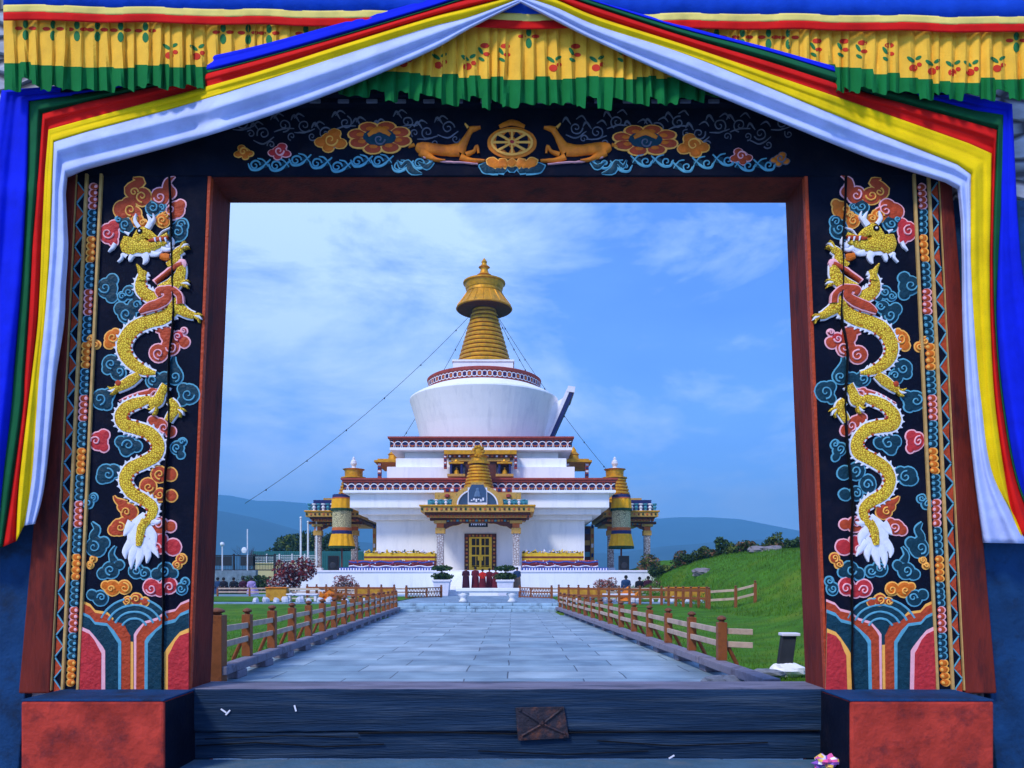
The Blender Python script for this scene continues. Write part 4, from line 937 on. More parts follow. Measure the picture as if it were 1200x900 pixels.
for s_ in (-1, 1):
    q = MB()
    for k in range(5):
        baluster(q, SX + s_ * (2.35 + k * .42), fpY + .5, zr, .50, .16, (teal_s, wht)[k % 2])
    q.box(min(SX + s_ * 2.1, SX + s_ * 4.4), max(SX + s_ * 2.1, SX + s_ * 4.4), fpY + .85, fpY + 1.0, zr, zr + .5, teal_s)
    q.box(min(SX + s_ * 1.5, SX + s_ * 3.8), max(SX + s_ * 1.5, SX + s_ * 3.8), fpY + 1.1, 70.3, zr, zf(577, 67.6), gilt2)
    q.box(min(SX + s_ * 1.2, SX + s_ * 3.0), max(SX + s_ * 1.2, SX + s_ * 3.0), fpY + 1.3, 70.2, zf(577, 67.6), zf(571.5, 67.8), tile)
    for k in range(4): q.rbox((SX + s_ * (1.45 + k * .42), fpY + 1.27, zf(574.3, 67.8)), (.26, .06, .24), 0, (wht, nav)[k % 2])
    q.lathe((SX + s_ * 2.7, fpY + 1.05, zf(581, 67.5)), [(0, -.2), (.22, -.1), (.22, .1), (0, .2)], tile, 10)
    q.build('roof_balusters', por)
# arched gable with dark blue windows
q = MB(); ay = fpY + .32; zz = zr
def arch(R0, R1, yfr, ybk, m, cxx=SX, sy=.78, n=24):
    rows = []
    for rr, yy in ((R0, ybk), (R0, yfr), (R1, yfr), (R1, ybk)):
        rows.append([(cxx + rr * math.cos(math.pi * i / n), yy, zz + rr * sy * math.sin(math.pi * i / n)) for i in range(n + 1)])
    q.grid(rows, m)
arch(1.75, 2.25, ay - .1, ay + 1.0, gilt2); arch(1.68, 1.8, ay - .14, ay + 1.0, wht)
arch(0.01, 1.72, ay + .2, ay + .3, mat('dark_blue_glass', (.012, .035, .09), .15, bump=0, spec=.8))
q.box(SX - .84, SX + .84, ay - .12, ay + .9, zz, zz + 1.5, wht); q.hexa([(SX - .84, ay - .12, zz + 1.5), (SX + .84, ay - .12, zz + 1.5), (SX + .5, ay - .12, zz + 1.95), (SX - .5, ay - .12, zz + 1.95)], [(SX - .84, ay + .9, zz + 1.5), (SX + .84, ay + .9, zz + 1.5), (SX + .5, ay + .9, zz + 1.95), (SX - .5, ay + .9, zz + 1.95)], gilt2)
q.box(SX - .76, SX + .76, ay - .18, ay - .1, zz + .25, zz + 1.25, MATS['dark_blue_glass'])
q.hexa([(SX - .76, ay - .18, zz + 1.25), (SX + .76, ay - .18, zz + 1.25), (SX + .5, ay - .18, zz + 1.75), (SX - .5, ay - .18, zz + 1.75)], [(SX - .76, ay - .1, zz + 1.25), (SX + .76, ay - .1, zz + 1.25), (SX + .5, ay - .1, zz + 1.75), (SX - .5, ay - .1, zz + 1.75)], MATS['dark_blue_glass'])
for k in range(6): q.rbox((SX - .5 + k * .2, ay - .2, zz + .38 + .1 * (k % 2)), (.14, .04, .1 + .08 * (k % 3)), 0, wht)
q.lathe((SX, ay - .22, zz + .7), [(0, -.02), (.30, 0), (.22, .35), (.12, .5), (.14, .7), (0, .78)], mat('statue_blue', (.10, .16, .26), .5, bump=0), 12, sy=.3)
q.build('arched_gable', por)
cone(por, SX, 69.4, zf(574, 68.2), zf(543.5, 68.6), 1.42, .82)
q = MB(); yq = 69.0; q.lathe((SX, 69.4, 0), [(1.0, zf(543.5, yq)), (1.0, zf(541, yq)), (.75, zf(540, yq)), (.7, zf(536, yq)), (.9, zf(534, yq)), (.5, zf(533, yq))], gild, 20)
for k in range(9): a = math.pi * 2 * k / 9; q.lathe((SX + .42 * math.cos(a), 68.7, zf(529.5, yq) + .42 * math.sin(a)), [(0, -.18), (.18, -.08), (.18, .08), (0, .18)], gild, 8)
q.lathe((SX, 68.75, zf(529.5, yq)), [(0, -.4), (.35, -.25), (.4, 0), (.35, .25), (0, .4)], gild, 14, sy=.4)
q.build('gilt_emblem', por)
# upper little porch (attached to the second tier)
uY = SY - sq(110) - 1.0
up = MB(); up.box(SX - 3.45, SX + 3.45, uY - .1, uY + 2.4, zf(532.5, uY), zf(527.5, uY), gild); up.box(SX - 3.1, SX + 3.1, uY + .15, uY + 2.3, zf(536, uY), zf(532.5, uY), brn)
for k in range(14): up.rbox((SX - 2.9 + k * .446, uY + .13, zf(534.3, uY)), (.2, .06, .18), 0, (wht, orng)[k % 2])
up.box(SX - 2.8, SX + 2.8, uY + .3, uY + 2.2, zf(540, uY), zf(536, uY), gilt2)
up.box(SX - 1.5, SX + 1.5, uY + .5, uY + 2.2, zf(565, uY), zf(540, uY), brn)
upo = up.build('upper_porch', stupa, bevel=.02)
for s_ in (-1, 1):
    q = MB(); x = SX + s_ * 2.3
    q.box(x - .72, x + .72, uY - .1, uY + 1.4, zf(543.5, uY), zf(541.5, uY), gild); q.lathe((x, uY + .5, zf(541.5, uY)), [(.5, 0), (.3, .15), (.25, .3), (.05, .5)], gild, 12)
    q.box(x - .6, x - .4, uY, uY + 1.2, zf(555.5, uY), zf(543.5, uY), nav); q.box(x + .4, x + .6, uY, uY + 1.2, zf(555.5, uY), zf(543.5, uY), nav); q.box(x - .4, x + .4, uY + .9, uY + 1.2, zf(555.5, uY), zf(543.5, uY), brn)
    q.box(x - .85, x + .85, uY - .15, uY + 1.4, zf(558.5, uY), zf(555.5, uY), gilt2); q.lathe((x, uY + .45, zf(555.5, uY)), [(.32, 0), (.25, .3), (.1, .5), (.12, .65), (0, .75)], gild, 10)
    q.box(x + s_ * 1.05 - .14, x + s_ * 1.05 + .14, uY + .1, uY + .4, zf(549, uY), zf(533, uY), tile)
    for k in range(4): q.rbox((x + s_ * 1.05, uY + .08, zf(535 + k * 3.6, uY)), (.2, .05, .14), 0, (wht, nav)[k % 2])
    q.build('corner_shrine', upo, bevel=.01)
# little porches on the flanks of the second tier
for s_ in (-1, 1):
    q = MB(); w0 = sq(100); x0 = SX + s_ * (w0 + .0); x1 = SX + s_ * (w0 + 3.0); a, b_ = min(x0, x1), max(x0, x1)
    fy = SY - 3.4; q.box(a, b_, fy, SY + 3.4, zf(541.5, fy), zf(539, fy), gild); q.box(a + .3, b_ - .3, fy + .3, SY + 3.1, zf(539, fy), zf(537, fy), gild)
    q.lathe((SX + s_ * (w0 + 1.2), fy + 1.4, zf(537, fy)), [(.6, 0), (.5, .5), (.6, .6), (.3, .9), (.25, 1.1), (.0, 1.5)], gild, 14)
    for xx in (.5, 2.5):
        xm = SX + s_ * (w0 + xx); q.box(xm - .18, xm + .18, fy + .3, fy + .7, zf(560, fy), zf(541.5, fy), tile)
        for k in range(4): q.rbox((xm, fy + .28, zf(544 + k * 4, fy)), (.3, .05, .2), 0, (wht, nav)[k % 2])
    q.build('flank_porch', stupa, bevel=.01)
# big side chapels
for s_ in (-1, 1):
    cx = SX + s_ * 14.9; yf = 76.6
    pr_, zz2 = porch(stupa, cx, yf, 88.5, 2.85, zf(603, yf), 1.85)
    pr_.name = 'side_chapel'; WL[pr_.name] = WL[stupa.name]
    q = MB(); q.box(min(SX + s_ * 9.9, SX + s_ * 11.6), max(SX + s_ * 9.9, SX + s_ * 11.6), 80.5, 86.5, TZ, zz2 - 1.3, brn)
    for xx in (10.3, 11.4):
        q.box(SX + s_ * xx - .16, SX + s_ * xx + .16, 80.3, 80.5, TZ, zz2 - 1.35, gilt2)
        for k in range(5): q.rbox((SX + s_ * xx, 80.27, TZ + .8 + k * 1.0), (.22, .08, .4), 0, (orng, nav, wht)[k % 3])
    for k in range(4): q.rbox((SX + s_ * 10.85, 80.45, TZ + .7 + k * 1.2), (.6, .1, .5), 0, (tile, teal_s, gilt2, nav)[k])
    q.build('chapel_wall', pr_)
    q = MB()
    for k in range(6): baluster(q, cx + s_ * (.1 + k * .46), yf + .4, zz2, .72, .22, (wht, teal_s)[k % 2])
    for k in range(8): baluster(q, cx + s_ * 2.5, yf + 1 + k * 1.2, zz2, .72, .22, (wht, teal_s)[k % 2])
    q.box(min(cx - s_ * .2, cx + s_ * 2.2), max(cx - s_ * .2, cx + s_ * 2.2), yf + 1.1, 87, zz2, zz2 + 1.15, nav); q.box(cx - 1.3, cx + 1.3, yf + 1.6, 86.5, zz2, zz2 + 1.4, gilt2)
    q.build('chapel_balusters', pr_)
    cone(pr_, SX + s_ * 14.1, SY, zz2 + 1.2, zf(561, SY), 1.9, 1.15)
    q = MB(); zb = zf(561, SY); q.lathe((SX + s_ * 14.1, SY, zb), [(1.35, 0), (1.35, .12), (.95, .2), (.98, .85), (1.2, 1.0), (.6, 1.1)], gild, 20); q.lathe((SX + s_ * 14.1, SY, zb + 1.1), [(.3, 0), (.2, .2), (.36, .5), (.3, .8), (.14, .95), (.16, 1.1), (0, 1.3)], wht, 12)
    q.build('chapel_pinnacle', pr_)
    # victory banner
    bx = SX + s_ * 13.75; by = 75.6; vb = thing('victory_banner', ('tall yellow cylindrical victory banner hanging before the left chapel', 'tall yellow cylindrical victory banner hanging before the right chapel')[s_ > 0], 'banner', (bx, by, TZ), 'cylindrical victory banners')
    zb = lambda py: zf(py, by)
    q = MB(); q.tube([(bx, by, TZ), (bx, by, zb(578))], .09, brn, 8); q.lathe((bx, by, TZ), [(.4, 0), (.4, .12), (.1, .2)], brn, 12); q.build('pole', vb)
    yel = mat('banner_yellow', (.80, .38, .010), .7, var=.15, scale=3, bump=.1); pat = cell_mat('banner_brocade', (.62, .54, .30), (.20, .18, .10), 7, .8, 0, .3)
    def drum(name, segs):
        q = MB()
        for (r0, r1, ya, yb2, m, pleat) in segs:
            nn = 48; rows = []
            for (r_, y_) in ((r0 - .05, ya), (r0, ya), (r1, yb2), (r1 - .06, yb2)):
                rows.append([(bx + r_ * (1 + pleat * math.sin(i * 2 * math.pi / nn * 12)) * math.cos(2 * math.pi * i / nn), by + r_ * (1 + pleat * math.sin(i * 2 * math.pi / nn * 12)) * math.sin(2 * math.pi * i / nn), zb(y_)) for i in range(nn + 1)])
            q.grid(rows, m)
        q.build(name, vb)
    drum('banner_top', [(.2, .88, 579, 580, brn, 0), (.88, .92, 580, 583.5, nav, 0), (.93, .95, 583.5, 585, orng, 0), (.94, 1.02, 585, 596, yel, .03), (1.03, 1.06, 596, 599, dkgr, .03)])
    drum('banner_body', [(.92, .92, 599, 618.5, pat, 0), (.95, .96, 618.5, 622, orng, 0), (.97, .98, 622, 626, nav, 0)])
    drum('banner_fringe', [(.98, 1.24, 626, 640, yel, .04), (1.22, 1.25, 640, 643, dkgr, .04)])
# offering banks with flowers ------------------------------------------------
fy_ = mat('marigold_yellow', (.78, .46, .03), .8, var=.3, scale=3, bump=.6, bscale=8); fm = mat('maroon_trim', (.16, .02, .03), .7, bump=0); fb = mat('blue_trim', (.04, .08, .32), .7, bump=0); fw = mat('white_flower', (.75, .72, .80), .8, bump=0); fp = mat('pink_flower', (.55, .12, .25), .8, bump=0)
for s_, xi, xo, lab in ((-1, 3.9, 12.2, 'stepped bank of yellow and red flower offerings left of the stupa door'), (1, 3.9, 11.4, 'stepped bank of yellow and red flower offerings right of the stupa door')):
    ob = thing('flower_offering_bank', lab, 'flower display', (SX + s_ * 7, 69, TZ), 'flower offering banks on the terrace'); rr = random.Random(3 + s_)
    for name, i0, o0, y0, y1, z0, z1, ms in (('base_rail', 0, 0, 67.2, 70.5, 0, .30, (fb, wht)), ('draped_step', 0, -.8, 67.8, 70.8, .30, .95, (tile, fw, fb, fp)), ('flower_step', 0, -2.0, 68.6, 71.0, .95, 1.62, (fy_, fm, fy_))):
        a, b_ = SX + s_ * (xi + i0), SX + s_ * (xo + o0); a, b_ = min(a, b_), max(a, b_); q = MB(); q.box(a, b_, y0, y1, TZ + z0, TZ + z1, ms[0])
        if name == 'base_rail':
            x = a + .1
            while x < b_ - .1: q.box(x, x + .1, y0 - .03, y0 + .02, TZ + .06, TZ + .24, wht); x += .24
        elif name == 'draped_step':
            for k, m in enumerate((fw, fm, fb)):
                n = 40; zz_ = TZ + z0 + .10 + k * .19; q.tube([(lerp(a, b_, i / n), y0 - .02, zz_ + .05 * math.sin(i * .8 + k)) for i in range(n + 1)], .07, m, 6)
            for k in range(60): q.lathe((rr.uniform(a, b_), y0 + rr.uniform(-.08, .05), TZ + rr.uniform(z0 + .05, z1)), [(0, -.05), (.08, 0), (0, .07)], rr.choice((fw, fp, fb, orng)), 6)
        else:
            q.box(a - .02, b_ + .02, y0 - .05, y1, TZ + z0 + .24, TZ + z0 + .36, fm)
            for k in range(90): q.lathe((rr.uniform(a, b_), y0 + rr.uniform(-.08, .3), TZ + z1 + rr.uniform(-.02, .16)), [(0, -.08), (.10, 0), (0, .08)], rr.choice((fy_, fy_, dkgr, fw)), 6)
            for k in range(int((b_ - a) / .8)): q.lathe((a + .4 + k * .8, y0 + .2, TZ + z1), [(.05, 0), (.12, .15), (.03, .34)], rr.choice((dkgr, fw, fy_)), 8)
        q.build(name, ob)
# plaque over the door
pq = MB(); pz0, pz1 = zf(617.5, 68.2), zf(608, 68.2); pq.box(SX - .85, SX + .85, 68.25, 68.4, pz0, pz1, mat('plaque_black', (.012, .012, .015), .4, bump=0))
for k in range(7): pq.rbox((SX - .6 + k * .2, 68.24, pz0 + .22), (.12 if k % 3 else .06, .02, .16 - .04 * (k % 2)), 0, wht); pq.rbox((SX - .6 + k * .2, 68.24, pz0 + .45), (.05, .02, .08), .0, gild)
pq.rbox((SX, 68.24, pz0 + .30), (1.3, .02, .02), 0, wht)
pq.build('name_plaque', por)
# cables with little lamps -----------------------------------------------------
cabm = mat('dark_cable', (.02, .025, .03), .6, bump=0)
def cable(a, b_, sag, label):
    a, b_ = Vector(a), Vector(b_); t = thing('guy_cable', label, 'cable', b_, 'guy cables strung from the spire'); q = MB(); n = 24
    pts = [a.lerp(b_, i / n) - Vector((0, 0, sag * 4 * (i / n) * (1 - i / n))) for i in range(n + 1)]; q.tube(pts, .024, cabm, 5); q.build('wire', t)
    for k in range(2, n, 4):
        q = MB(); q.lathe(pts[k], [(0, -.14), (.07, -.1), (.06, 0), (.03, .06), (0, .08)], cabm, 8); q.build('hanging_lamp', t)
tp = zc(366)
cable((SX - 1.2, SY, tp), P(287, 590, 74), 1.2, 'long cable sagging from the spire down to the far left')
cable((SX - 1.1, SY + .5, tp), (SX - 9.5, SY + 3, zc(512)), .4, 'short cable from the spire to the left edge of the upper cornice')
cable((SX + 1.2, SY, tp), (SX + 14.0, SY, zf(560, SY)), .8, 'long cable from the spire down to the right chapel pinnacle')
cable((SX + 1.1, SY - .5, tp), (SX + 4.7, SY - 2.5, 23.1), .15, 'short cable from the spire to the right of the dome frieze')
# ================================================================== FENCES ALONG THE PATH
postm = mat('varnished_post_wood', (.27, .085, .028), .5, var=.35, scale=5, bump=.3, bscale=20, dirt=(.10, .03, .015), dscale=5, damt=.7)
railm = mat('pale_rail_wood', (.50, .36, .27), .6, var=.25, scale=4, bump=.4, bscale=20, dirt=(.25, .16, .13), dscale=3, damt=.6)
beamm = mat('grey_base_beam', (.22, .20, .25), .7, var=.3, scale=3, bump=.5, bscale=12, dirt=(.08, .06, .07), dscale=3, damt=.7)
capm = mat('dark_post_cap', (.17, .06, .03), .5, var=.3, scale=5, bump=.2)
def post(parent, x, y, z0, h, w_=.15, cap=True, m=postm, rz=0):
    q = MB(); q.rbox((x, y, z0 + (h - .115) / 2), (w_, w_, h - .115), rz, m)
    if cap:
        q.lathe((x, y, z0 + h - .115), [(w_ * .36, 0), (w_ * .30, .015), (w_ * .30, .03), (w_ * .52, .045), (w_ * .55, .06), (w_ * .46, .085), (w_ * .22, .105), (0, .115)], capm, 12)
    return q.build('post', parent, bevel=.012)
def bar(q, a, b_, w_, h_, m):
    a, b_ = Vector(a), Vector(b_); d_ = b_ - a; u = Vector((d_.y, -d_.x, 0)).normalized() * w_ / 2; v_ = Vector((0, 0, h_ / 2))
    q.hexa([a - u - v_, a + u - v_, a + u + v_, a - u + v_], [b_ - u - v_, b_ + u - v_, b_ + u + v_, b_ - u + v_], m)
for s_, lab in ((-1, 'wooden post and rail fence along the left edge of the paved path'), (1, 'wooden post and rail fence along the right edge of the paved path')):
    y0 = 11.8 if s_ < 0 else 12.7; f_ = thing('post_and_rail_fence', lab, 'fence', (AX(y0) + s_ * HW, y0, 0), 'fences along the path')
    ys_ = [y0]; stp = 1.62 if s_ < 0 else 1.78
    while ys_[-1] + stp < 38.3: ys_.append(ys_[-1] + stp)
    hh = .84 if s_ < 0 else .74
    X = lambda Y: AX(Y) + s_ * (HW + .06)
    for k, Y in enumerate(ys_):
        gx = X(Y)
        if k == 0 and s_ < 0: post(f_, gx, Y, 0, 1.16, .23)
        else: post(f_, gx + s_ * .02, Y, .26, hh, .15)
        q = MB(); q.tube([(gx + s_ * .07, Y, .26 + hh * .45), (gx + s_ * .28, Y + .05, .20), (gx + s_ * .33, Y + .05, .02)], .035, postm, 6); q.build('brace', f_)
        q = MB(); q.box(gx - .14, gx + .16, Y + .45, Y + .9, 0.008, .13, beamm); q.build('footing_block', f_, bevel=.015)
    for hz_ in (.34, .62):
        q = MB()
        for k in range(len(ys_) - 1): bar(q, (X(ys_[k]), ys_[k] + .06, .26 + hh * hz_ * 1.05 + rnd.uniform(-.012, .012)), (X(ys_[k + 1]), ys_[k + 1] - .06, .26 + hh * hz_ * 1.05 + rnd.uniform(-.012, .012)), .05, .095, railm)
        if s_ > 0: bar(q, (X(y0) + .08, y0 - .0, .26 + hh * hz_ * 1.05), (X(y0) + .50, y0 - .12, .25 + hh * hz_ * 1.05), .05, .095, railm)
        q.build('rail', f_, bevel=.008)
    q = MB(); k = 0; Y = y0 - .1 if s_ < 0 else y0 - 2.4
    while Y < 38: bar(q, (AX(Y) + s_ * HW, Y + .01, .195), (AX(min(Y + 3.1, 38)) + s_ * HW, min(Y + 3.1, 38) - .01, .195), .24, .13, beamm); Y += 3.1
    q.build('base_beam', f_, bevel=.015)
def small_fence(label, pts, hh, zfun, grp, npost=None, rail_m=railm, spacing=1.5, pw=.12, heights=(.4, .78)):
    f_ = thing('wooden_fence', label, 'fence', (pts[0][0], pts[0][1], zfun(*pts[0][:2])), grp)
    P_ = []
    for a, b_ in zip(pts, pts[1:]):
        L_ = math.hypot(b_[0] - a[0], b_[1] - a[1]); n = max(1, round(L_ / spacing)); P_ += [(lerp(a[0], b_[0], i / n), lerp(a[1], b_[1], i / n)) for i in range(n)]
    P_.append(pts[-1])
    for x, y in P_: post(f_, x, y, zfun(x, y) - .05, hh + .05, pw)
    for h_ in heights:
        q = MB()
        for a, b_ in zip(P_, P_[1:]): bar(q, (a[0], a[1], zfun(*a) + hh * h_), (b_[0], b_[1], zfun(*b_) + hh * h_), .05, .11, rail_m)
        q.build('rail', f_, bevel=.008)
    return f_
PZ = lambda x, y: .42
# hillside fence to the right, and the close-set fence ring behind the path fence
small_fence('short wooden fence running into the grass bank on the right', [(8.85, 34.5), (9.9, 34.0), (10.7, 33.8)], 1.0, lambda x, y: ground_h(x, y), None, spacing=1.5)
small_fence('close set fence closing off the flower bed right of the path', [(2.5, 41), (5, 39.6), (7.4, 38.0), (8.85, 34.9)], .95, lambda x, y: max(ground_h(x, y), .36), 'fences around the flower beds', spacing=.62, rail_m=postm)
small_fence('close set fence closing off the flower bed left of the path', [(-6.2, 40.4), (-8.4, 41.4), (-11.6, 43.5)], .95, lambda x, y: .42, 'fences around the flower beds', spacing=.75, rail_m=postm)
small_fence('low orange fence at the far side of the left lawn', [(P(255, 0, 56).x, 56), (P(330, 0, 56).x, 56), (P(430, 0, 56).x, 55), (P(500, 0, 54).x, 54)], .62, lambda x, y: .45, 'low fences by the plaza', spacing=2.2, heights=(.45, .85))
small_fence('low orange fence at the far side of the right lawn', [(P(622, 0, 54).x, 54), (P(700, 0, 55).x, 55), (P(790, 0, 56).x, 56)], .62, lambda x, y: .45, 'low fences by the plaza', spacing=2.2, heights=(.45, .85))
# lattice panels flanking the plaza
for s_ in (-1, 1):
    xa, xb_ = (P(480, 0, 50).x, P(517, 0, 52).x) if s_ < 0 else (P(609, 0, 52).x, P(645, 0, 50).x); ya, yb2 = (48.5, 52) if s_ < 0 else (52, 48.5)
    t = thing('lattice_screen', 'low red brown lattice screen %s of the white bench' % ('left', 'right')[s_ > 0], 'screen', ((xa + xb_) / 2, 50, .42), 'lattice screens by the plaza')
    q = MB()
    for z_ in (.48, .80, 1.08): bar(q, (xa, ya, z_), (xb_, yb2, z_), .06, .07, postm)
    n = 12
    for i in range(n): bar(q, (lerp(xa, xb_, i / n), lerp(ya, yb2, i / n), .5), (lerp(xa, xb_, (i + 1) / n), lerp(ya, yb2, (i + 1) / n), 1.05), .03, .04, postm); bar(q, (lerp(xa, xb_, i / n), lerp(ya, yb2, i / n), 1.05), (lerp(xa, xb_, (i + 1) / n), lerp(ya, yb2, (i + 1) / n), .5), .03, .04, postm)
    q.build('lattice', t)
    for (x, y) in ((xa, ya), (xb_, yb2)): post(t, x, y, .42, .85, .16)
# yellow planter boards with lotus ornaments
yb_m = mat('yellow_board', (.55, .27, .03), .55, var=.3, scale=4, bump=.3, dirt=(.38, .10, .02), dscale=3, damt=.7); cream = mat('cream_rail', (.62, .52, .42), .6, var=.15, bump=.2)
orn = mat('orange_ornament', (.60, .17, .015), .5, var=.3, scale=5, bump=.5)
for s_ in (-1, 1):
    Y = 43.0; lab = ('yellow and cream board planter with an orange lotus ornament left of the path', 'yellow and cream board planter with an orange lotus ornament right of the path')[s_ > 0]
    xa, xb_ = (P(313, 0, Y).x, P(464, 0, Y).x) if s_ < 0 else (P(654, 0, Y).x, P(829, 0, Y).x)
    t = thing('board_planter', lab, 'planter', ((xa + xb_) / 2, Y, .42), 'board planters')
    W_ = xb_ - xa; o0, o1 = (xa, xa + W_ * .16) if s_ < 0 else (xb_ - W_ * .28, xb_)
    q = MB(); q.box(o0, o1, Y - .25, Y + .3, .42, 1.12, yb_m); q.box(o0 - .03, o1 + .03, Y - .3, Y + .35, 1.12, 1.2, orn); q.build('yellow_board', t, bevel=.02); q = MB()
    p0, p1 = (xa + W_ * .68, xb_ - .1) if s_ < 0 else (xa + .1, xa + W_ * .32); q.box(p0, p1, Y - .1, Y + .1, .62, 1.1, yb_m); q.build('yellow_board', t, bevel=.02)
    q = MB(); q.box(xa + .02, xb_ - .02, Y - .05, Y + .05, 1.02, 1.13, cream); q.box(xa, xb_, Y - .02, Y + .03, .52, .60, cream); q.build('cream_rail', t, bevel=.01)
    cxo = P(389 if s_ < 0 else 735, 0, Y).x; q = MB()
    for k in range(8):
        a = 2 * math.pi * k / 8; q.tube([(cxo + .2 * math.cos(a), Y - .2 + .2 * math.sin(a), .55), (cxo + .55 * math.cos(a), Y - .2 + .5 * math.sin(a), .66 + .05 * (k % 2)), (cxo + .74 * math.cos(a), Y - .2 + .6 * math.sin(a), .86 + .1 * (k % 2))], [.16, .15, .03], orn, 8)
    q.lathe((cxo, Y - .2, .42), [(.66, 0), (.6, .12), (.34, .22), (.38, .40), (.18, .62), (.10, .74), (0, .82)], orn, 14); q.build('lotus_ornament', t)
    # white kerb and white low bench
    bx0 = P(337 if s_ < 0 else 706, 0, 41.5).x; q = MB()
    q.box(bx0, bx0 + 1.7, 41.2, 41.6, .78, .86, wht)
    for xx in (.15, .85, 1.55): q.box(bx0 + xx - .07, bx0 + xx + .07, 41.25, 41.55, .42, .78, wht)
    tag(q.build('white_bench', origin=(bx0 + .85, 41.4, .42), bevel=.015), 'small white stone bench in the flower bed %s of the path' % ('left', 'right')[s_ > 0], 'bench', 'white benches in the flower beds')
    rr = random.Random(11 + s_)
    for k in range(13):
        q = MB(); x = lerp(xa, xb_, (k + rr.uniform(.2, .8)) / 13); y = rr.uniform(39.9, 40.6); r_ = rr.uniform(.12, .22); lump(q, (x, y, .42 + r_ * .5), r_, [mat('white_pebble', (.55, .55, .60), .8, var=.2, bump=.3)], k + 50 * s_, n=5)
        tag(q.build('white_stone', origin=(x, y, .42)), ORD[k] + ' small white stone from the left edging the %s flower bed' % ('left', 'right')[s_ > 0], 'stone', ('white stones edging the left bed', 'white stones edging the right bed')[s_ > 0])
# white bench on the plaza in front of the people
bn = thing('stone_bench', 'long white stone bench with two carved feet at the top of the steps', 'bench', (P(571.5, 0, 40).x, 40.3, .42)); cxb = P(571.5, 0, 40).x
q = MB(); q.box(cxb - 1.65, cxb + 1.65, 40, 40.75, 1.0, 1.17, white); q.box(cxb - 1.5, cxb + 1.5, 40.06, 40.7, .93, 1.0, white); q.build('slab', bn, bevel=.02)
for s_ in (-1, 1):
    q = MB(); q.lathe((cxb + s_ * 1.28, 40.37, .42), [(.18, 0), (.26, .06), (.16, .18), (.20, .28), (.32, .42), (.28, .50)], white, 14); q.build('foot', bn, smooth=True)
# ================================================================== PLANTS
def leafmesh(mb, blobs, n, size, mats_, seed, flat=.9):
    rr = random.Random(seed); tot = sum(b[3] * b[4] * b[5] for b in blobs); vs_ = {m: ([], []) for m in mats_}
    for (x, y, z, rx, ry, rz) in blobs:
        cnt = max(6, int(n * rx * ry * rz / tot)); k = 0
        while k < cnt:
            u = Vector((rr.uniform(-1, 1), rr.uniform(-1, 1), rr.uniform(-1, 1)))
            if u.length > 1 or u.length < .25: continue
            nn = mnoise.noise(Vector((x + u.x * rx, y + u.y * ry, z + u.z * rz)) * (1.6 / max(rx, .3)) + Vector((seed, 0, 0)))
            if nn < -.14 and rr.random() < .8: continue
            k += 1; c = Vector((x + u.x * rx, y + u.y * ry, z + u.z * rz)); s = size * rr.uniform(.6, 1.4)
            a = Vector((rr.uniform(-1, 1), rr.uniform(-1, 1), rr.uniform(-flat, flat))).normalized(); b_ = a.cross(Vector((rr.uniform(-1, 1), rr.uniform(-1, 1), rr.uniform(-1, 1)))).normalized()
            V, F = vs_[rr.choice(mats_)]; i = len(V); V += [c - a * s * .5, c + b_ * s * .3, c + a * s * .5, c - b_ * s * .3]; F.append((i, i + 1, i + 2, i + 3))
    for m, (V, F) in vs_.items(): mb.add(V, F, m)
lg1 = mat('leaf_green', (.040, .085, .018), .7, var=.4, scale=1, bump=0, spec=.25); lg2 = mat('leaf_dark_green', (.018, .045, .015), .7, var=.4, scale=1, bump=0, spec=.25); lg3 = mat('leaf_yellow_green', (.10, .13, .02), .7, var=.4, scale=1, bump=0)
lr1 = mat('leaf_maroon', (.13, .015, .025), .7, var=.4, scale=2, bump=0); lr2 = mat('leaf_red', (.26, .035, .03), .7, var=.4, scale=2, bump=0); lbr = mat('leaf_brown', (.22, .11, .06), .8, var=.4, scale=2, bump=0); lw = mat('leaf_pale_bloom', (.50, .42, .42), .8, bump=0)
bark = mat('bark', (.07, .05, .04), .9, var=.4, scale=3, bump=.8, bscale=10)
def tree(label, x, y, z, h, w_, mats_, seed, n=5000, size=.35, group=None, name='broadleaf_tree', trunk=.3):
    t = thing(name, label, 'tree', (x, y, z), group); rr = random.Random(seed); q = MB()
    tips = []
    q.tube([(x, y, z - .2), (x + .05 * w_, y, z + h * .2), (x + rr.uniform(-.1, .1) * w_, y, z + h * trunk), (x, y, z + h * .7)], [h * .035, h * .028, h * .022, h * .008], bark, 8)
    blobs = []
    for k in range(9):
        a = rr.uniform(0, 6.28); r_ = rr.uniform(.15, .75) * w_ / 2; zz = z + h * rr.uniform(trunk + .05, .82); tx, ty = x + r_ * math.cos(a), y + r_ * math.sin(a)
        q.tube([(x, y, z + h * trunk * .9), ((x + tx) / 2, (y + ty) / 2, (z + h * trunk + zz) / 2 + .1), (tx, ty, zz)], [h * .014, h * .009, h * .003], bark, 6)
        s = rr.uniform(.22, .36) * w_; blobs.append((tx, ty, zz, s, s, s * .62))
    blobs.append((x, y, z + h * .86, w_ * .26, w_ * .26, h * .14))
    q.build('trunk', t); q = MB(); leafmesh(q, blobs, n, size, mats_, seed); q.build('crown', t); return t
def at(px, Y): return (px - 600) * Y / 900
tree('round dark green tree behind the flagpoles on the left', at(338, 120), 120, -2, 10.5, 8.5, [lg1, lg2, lg2], 1, 7000, .55, 'trees behind the left fence')
tree('broad dark green tree directly behind the three flagpoles', at(362, 112), 112, -2, 10.8, 8, [lg1, lg2, lg3], 2, 7000, .5, 'trees behind the left fence')
tree('dark green tree seen through the left chapel pillars', at(392, 108), 108, -2, 10.5, 8, [lg2, lg2, lg1], 3, 6000, .5, 'trees behind the left fence')
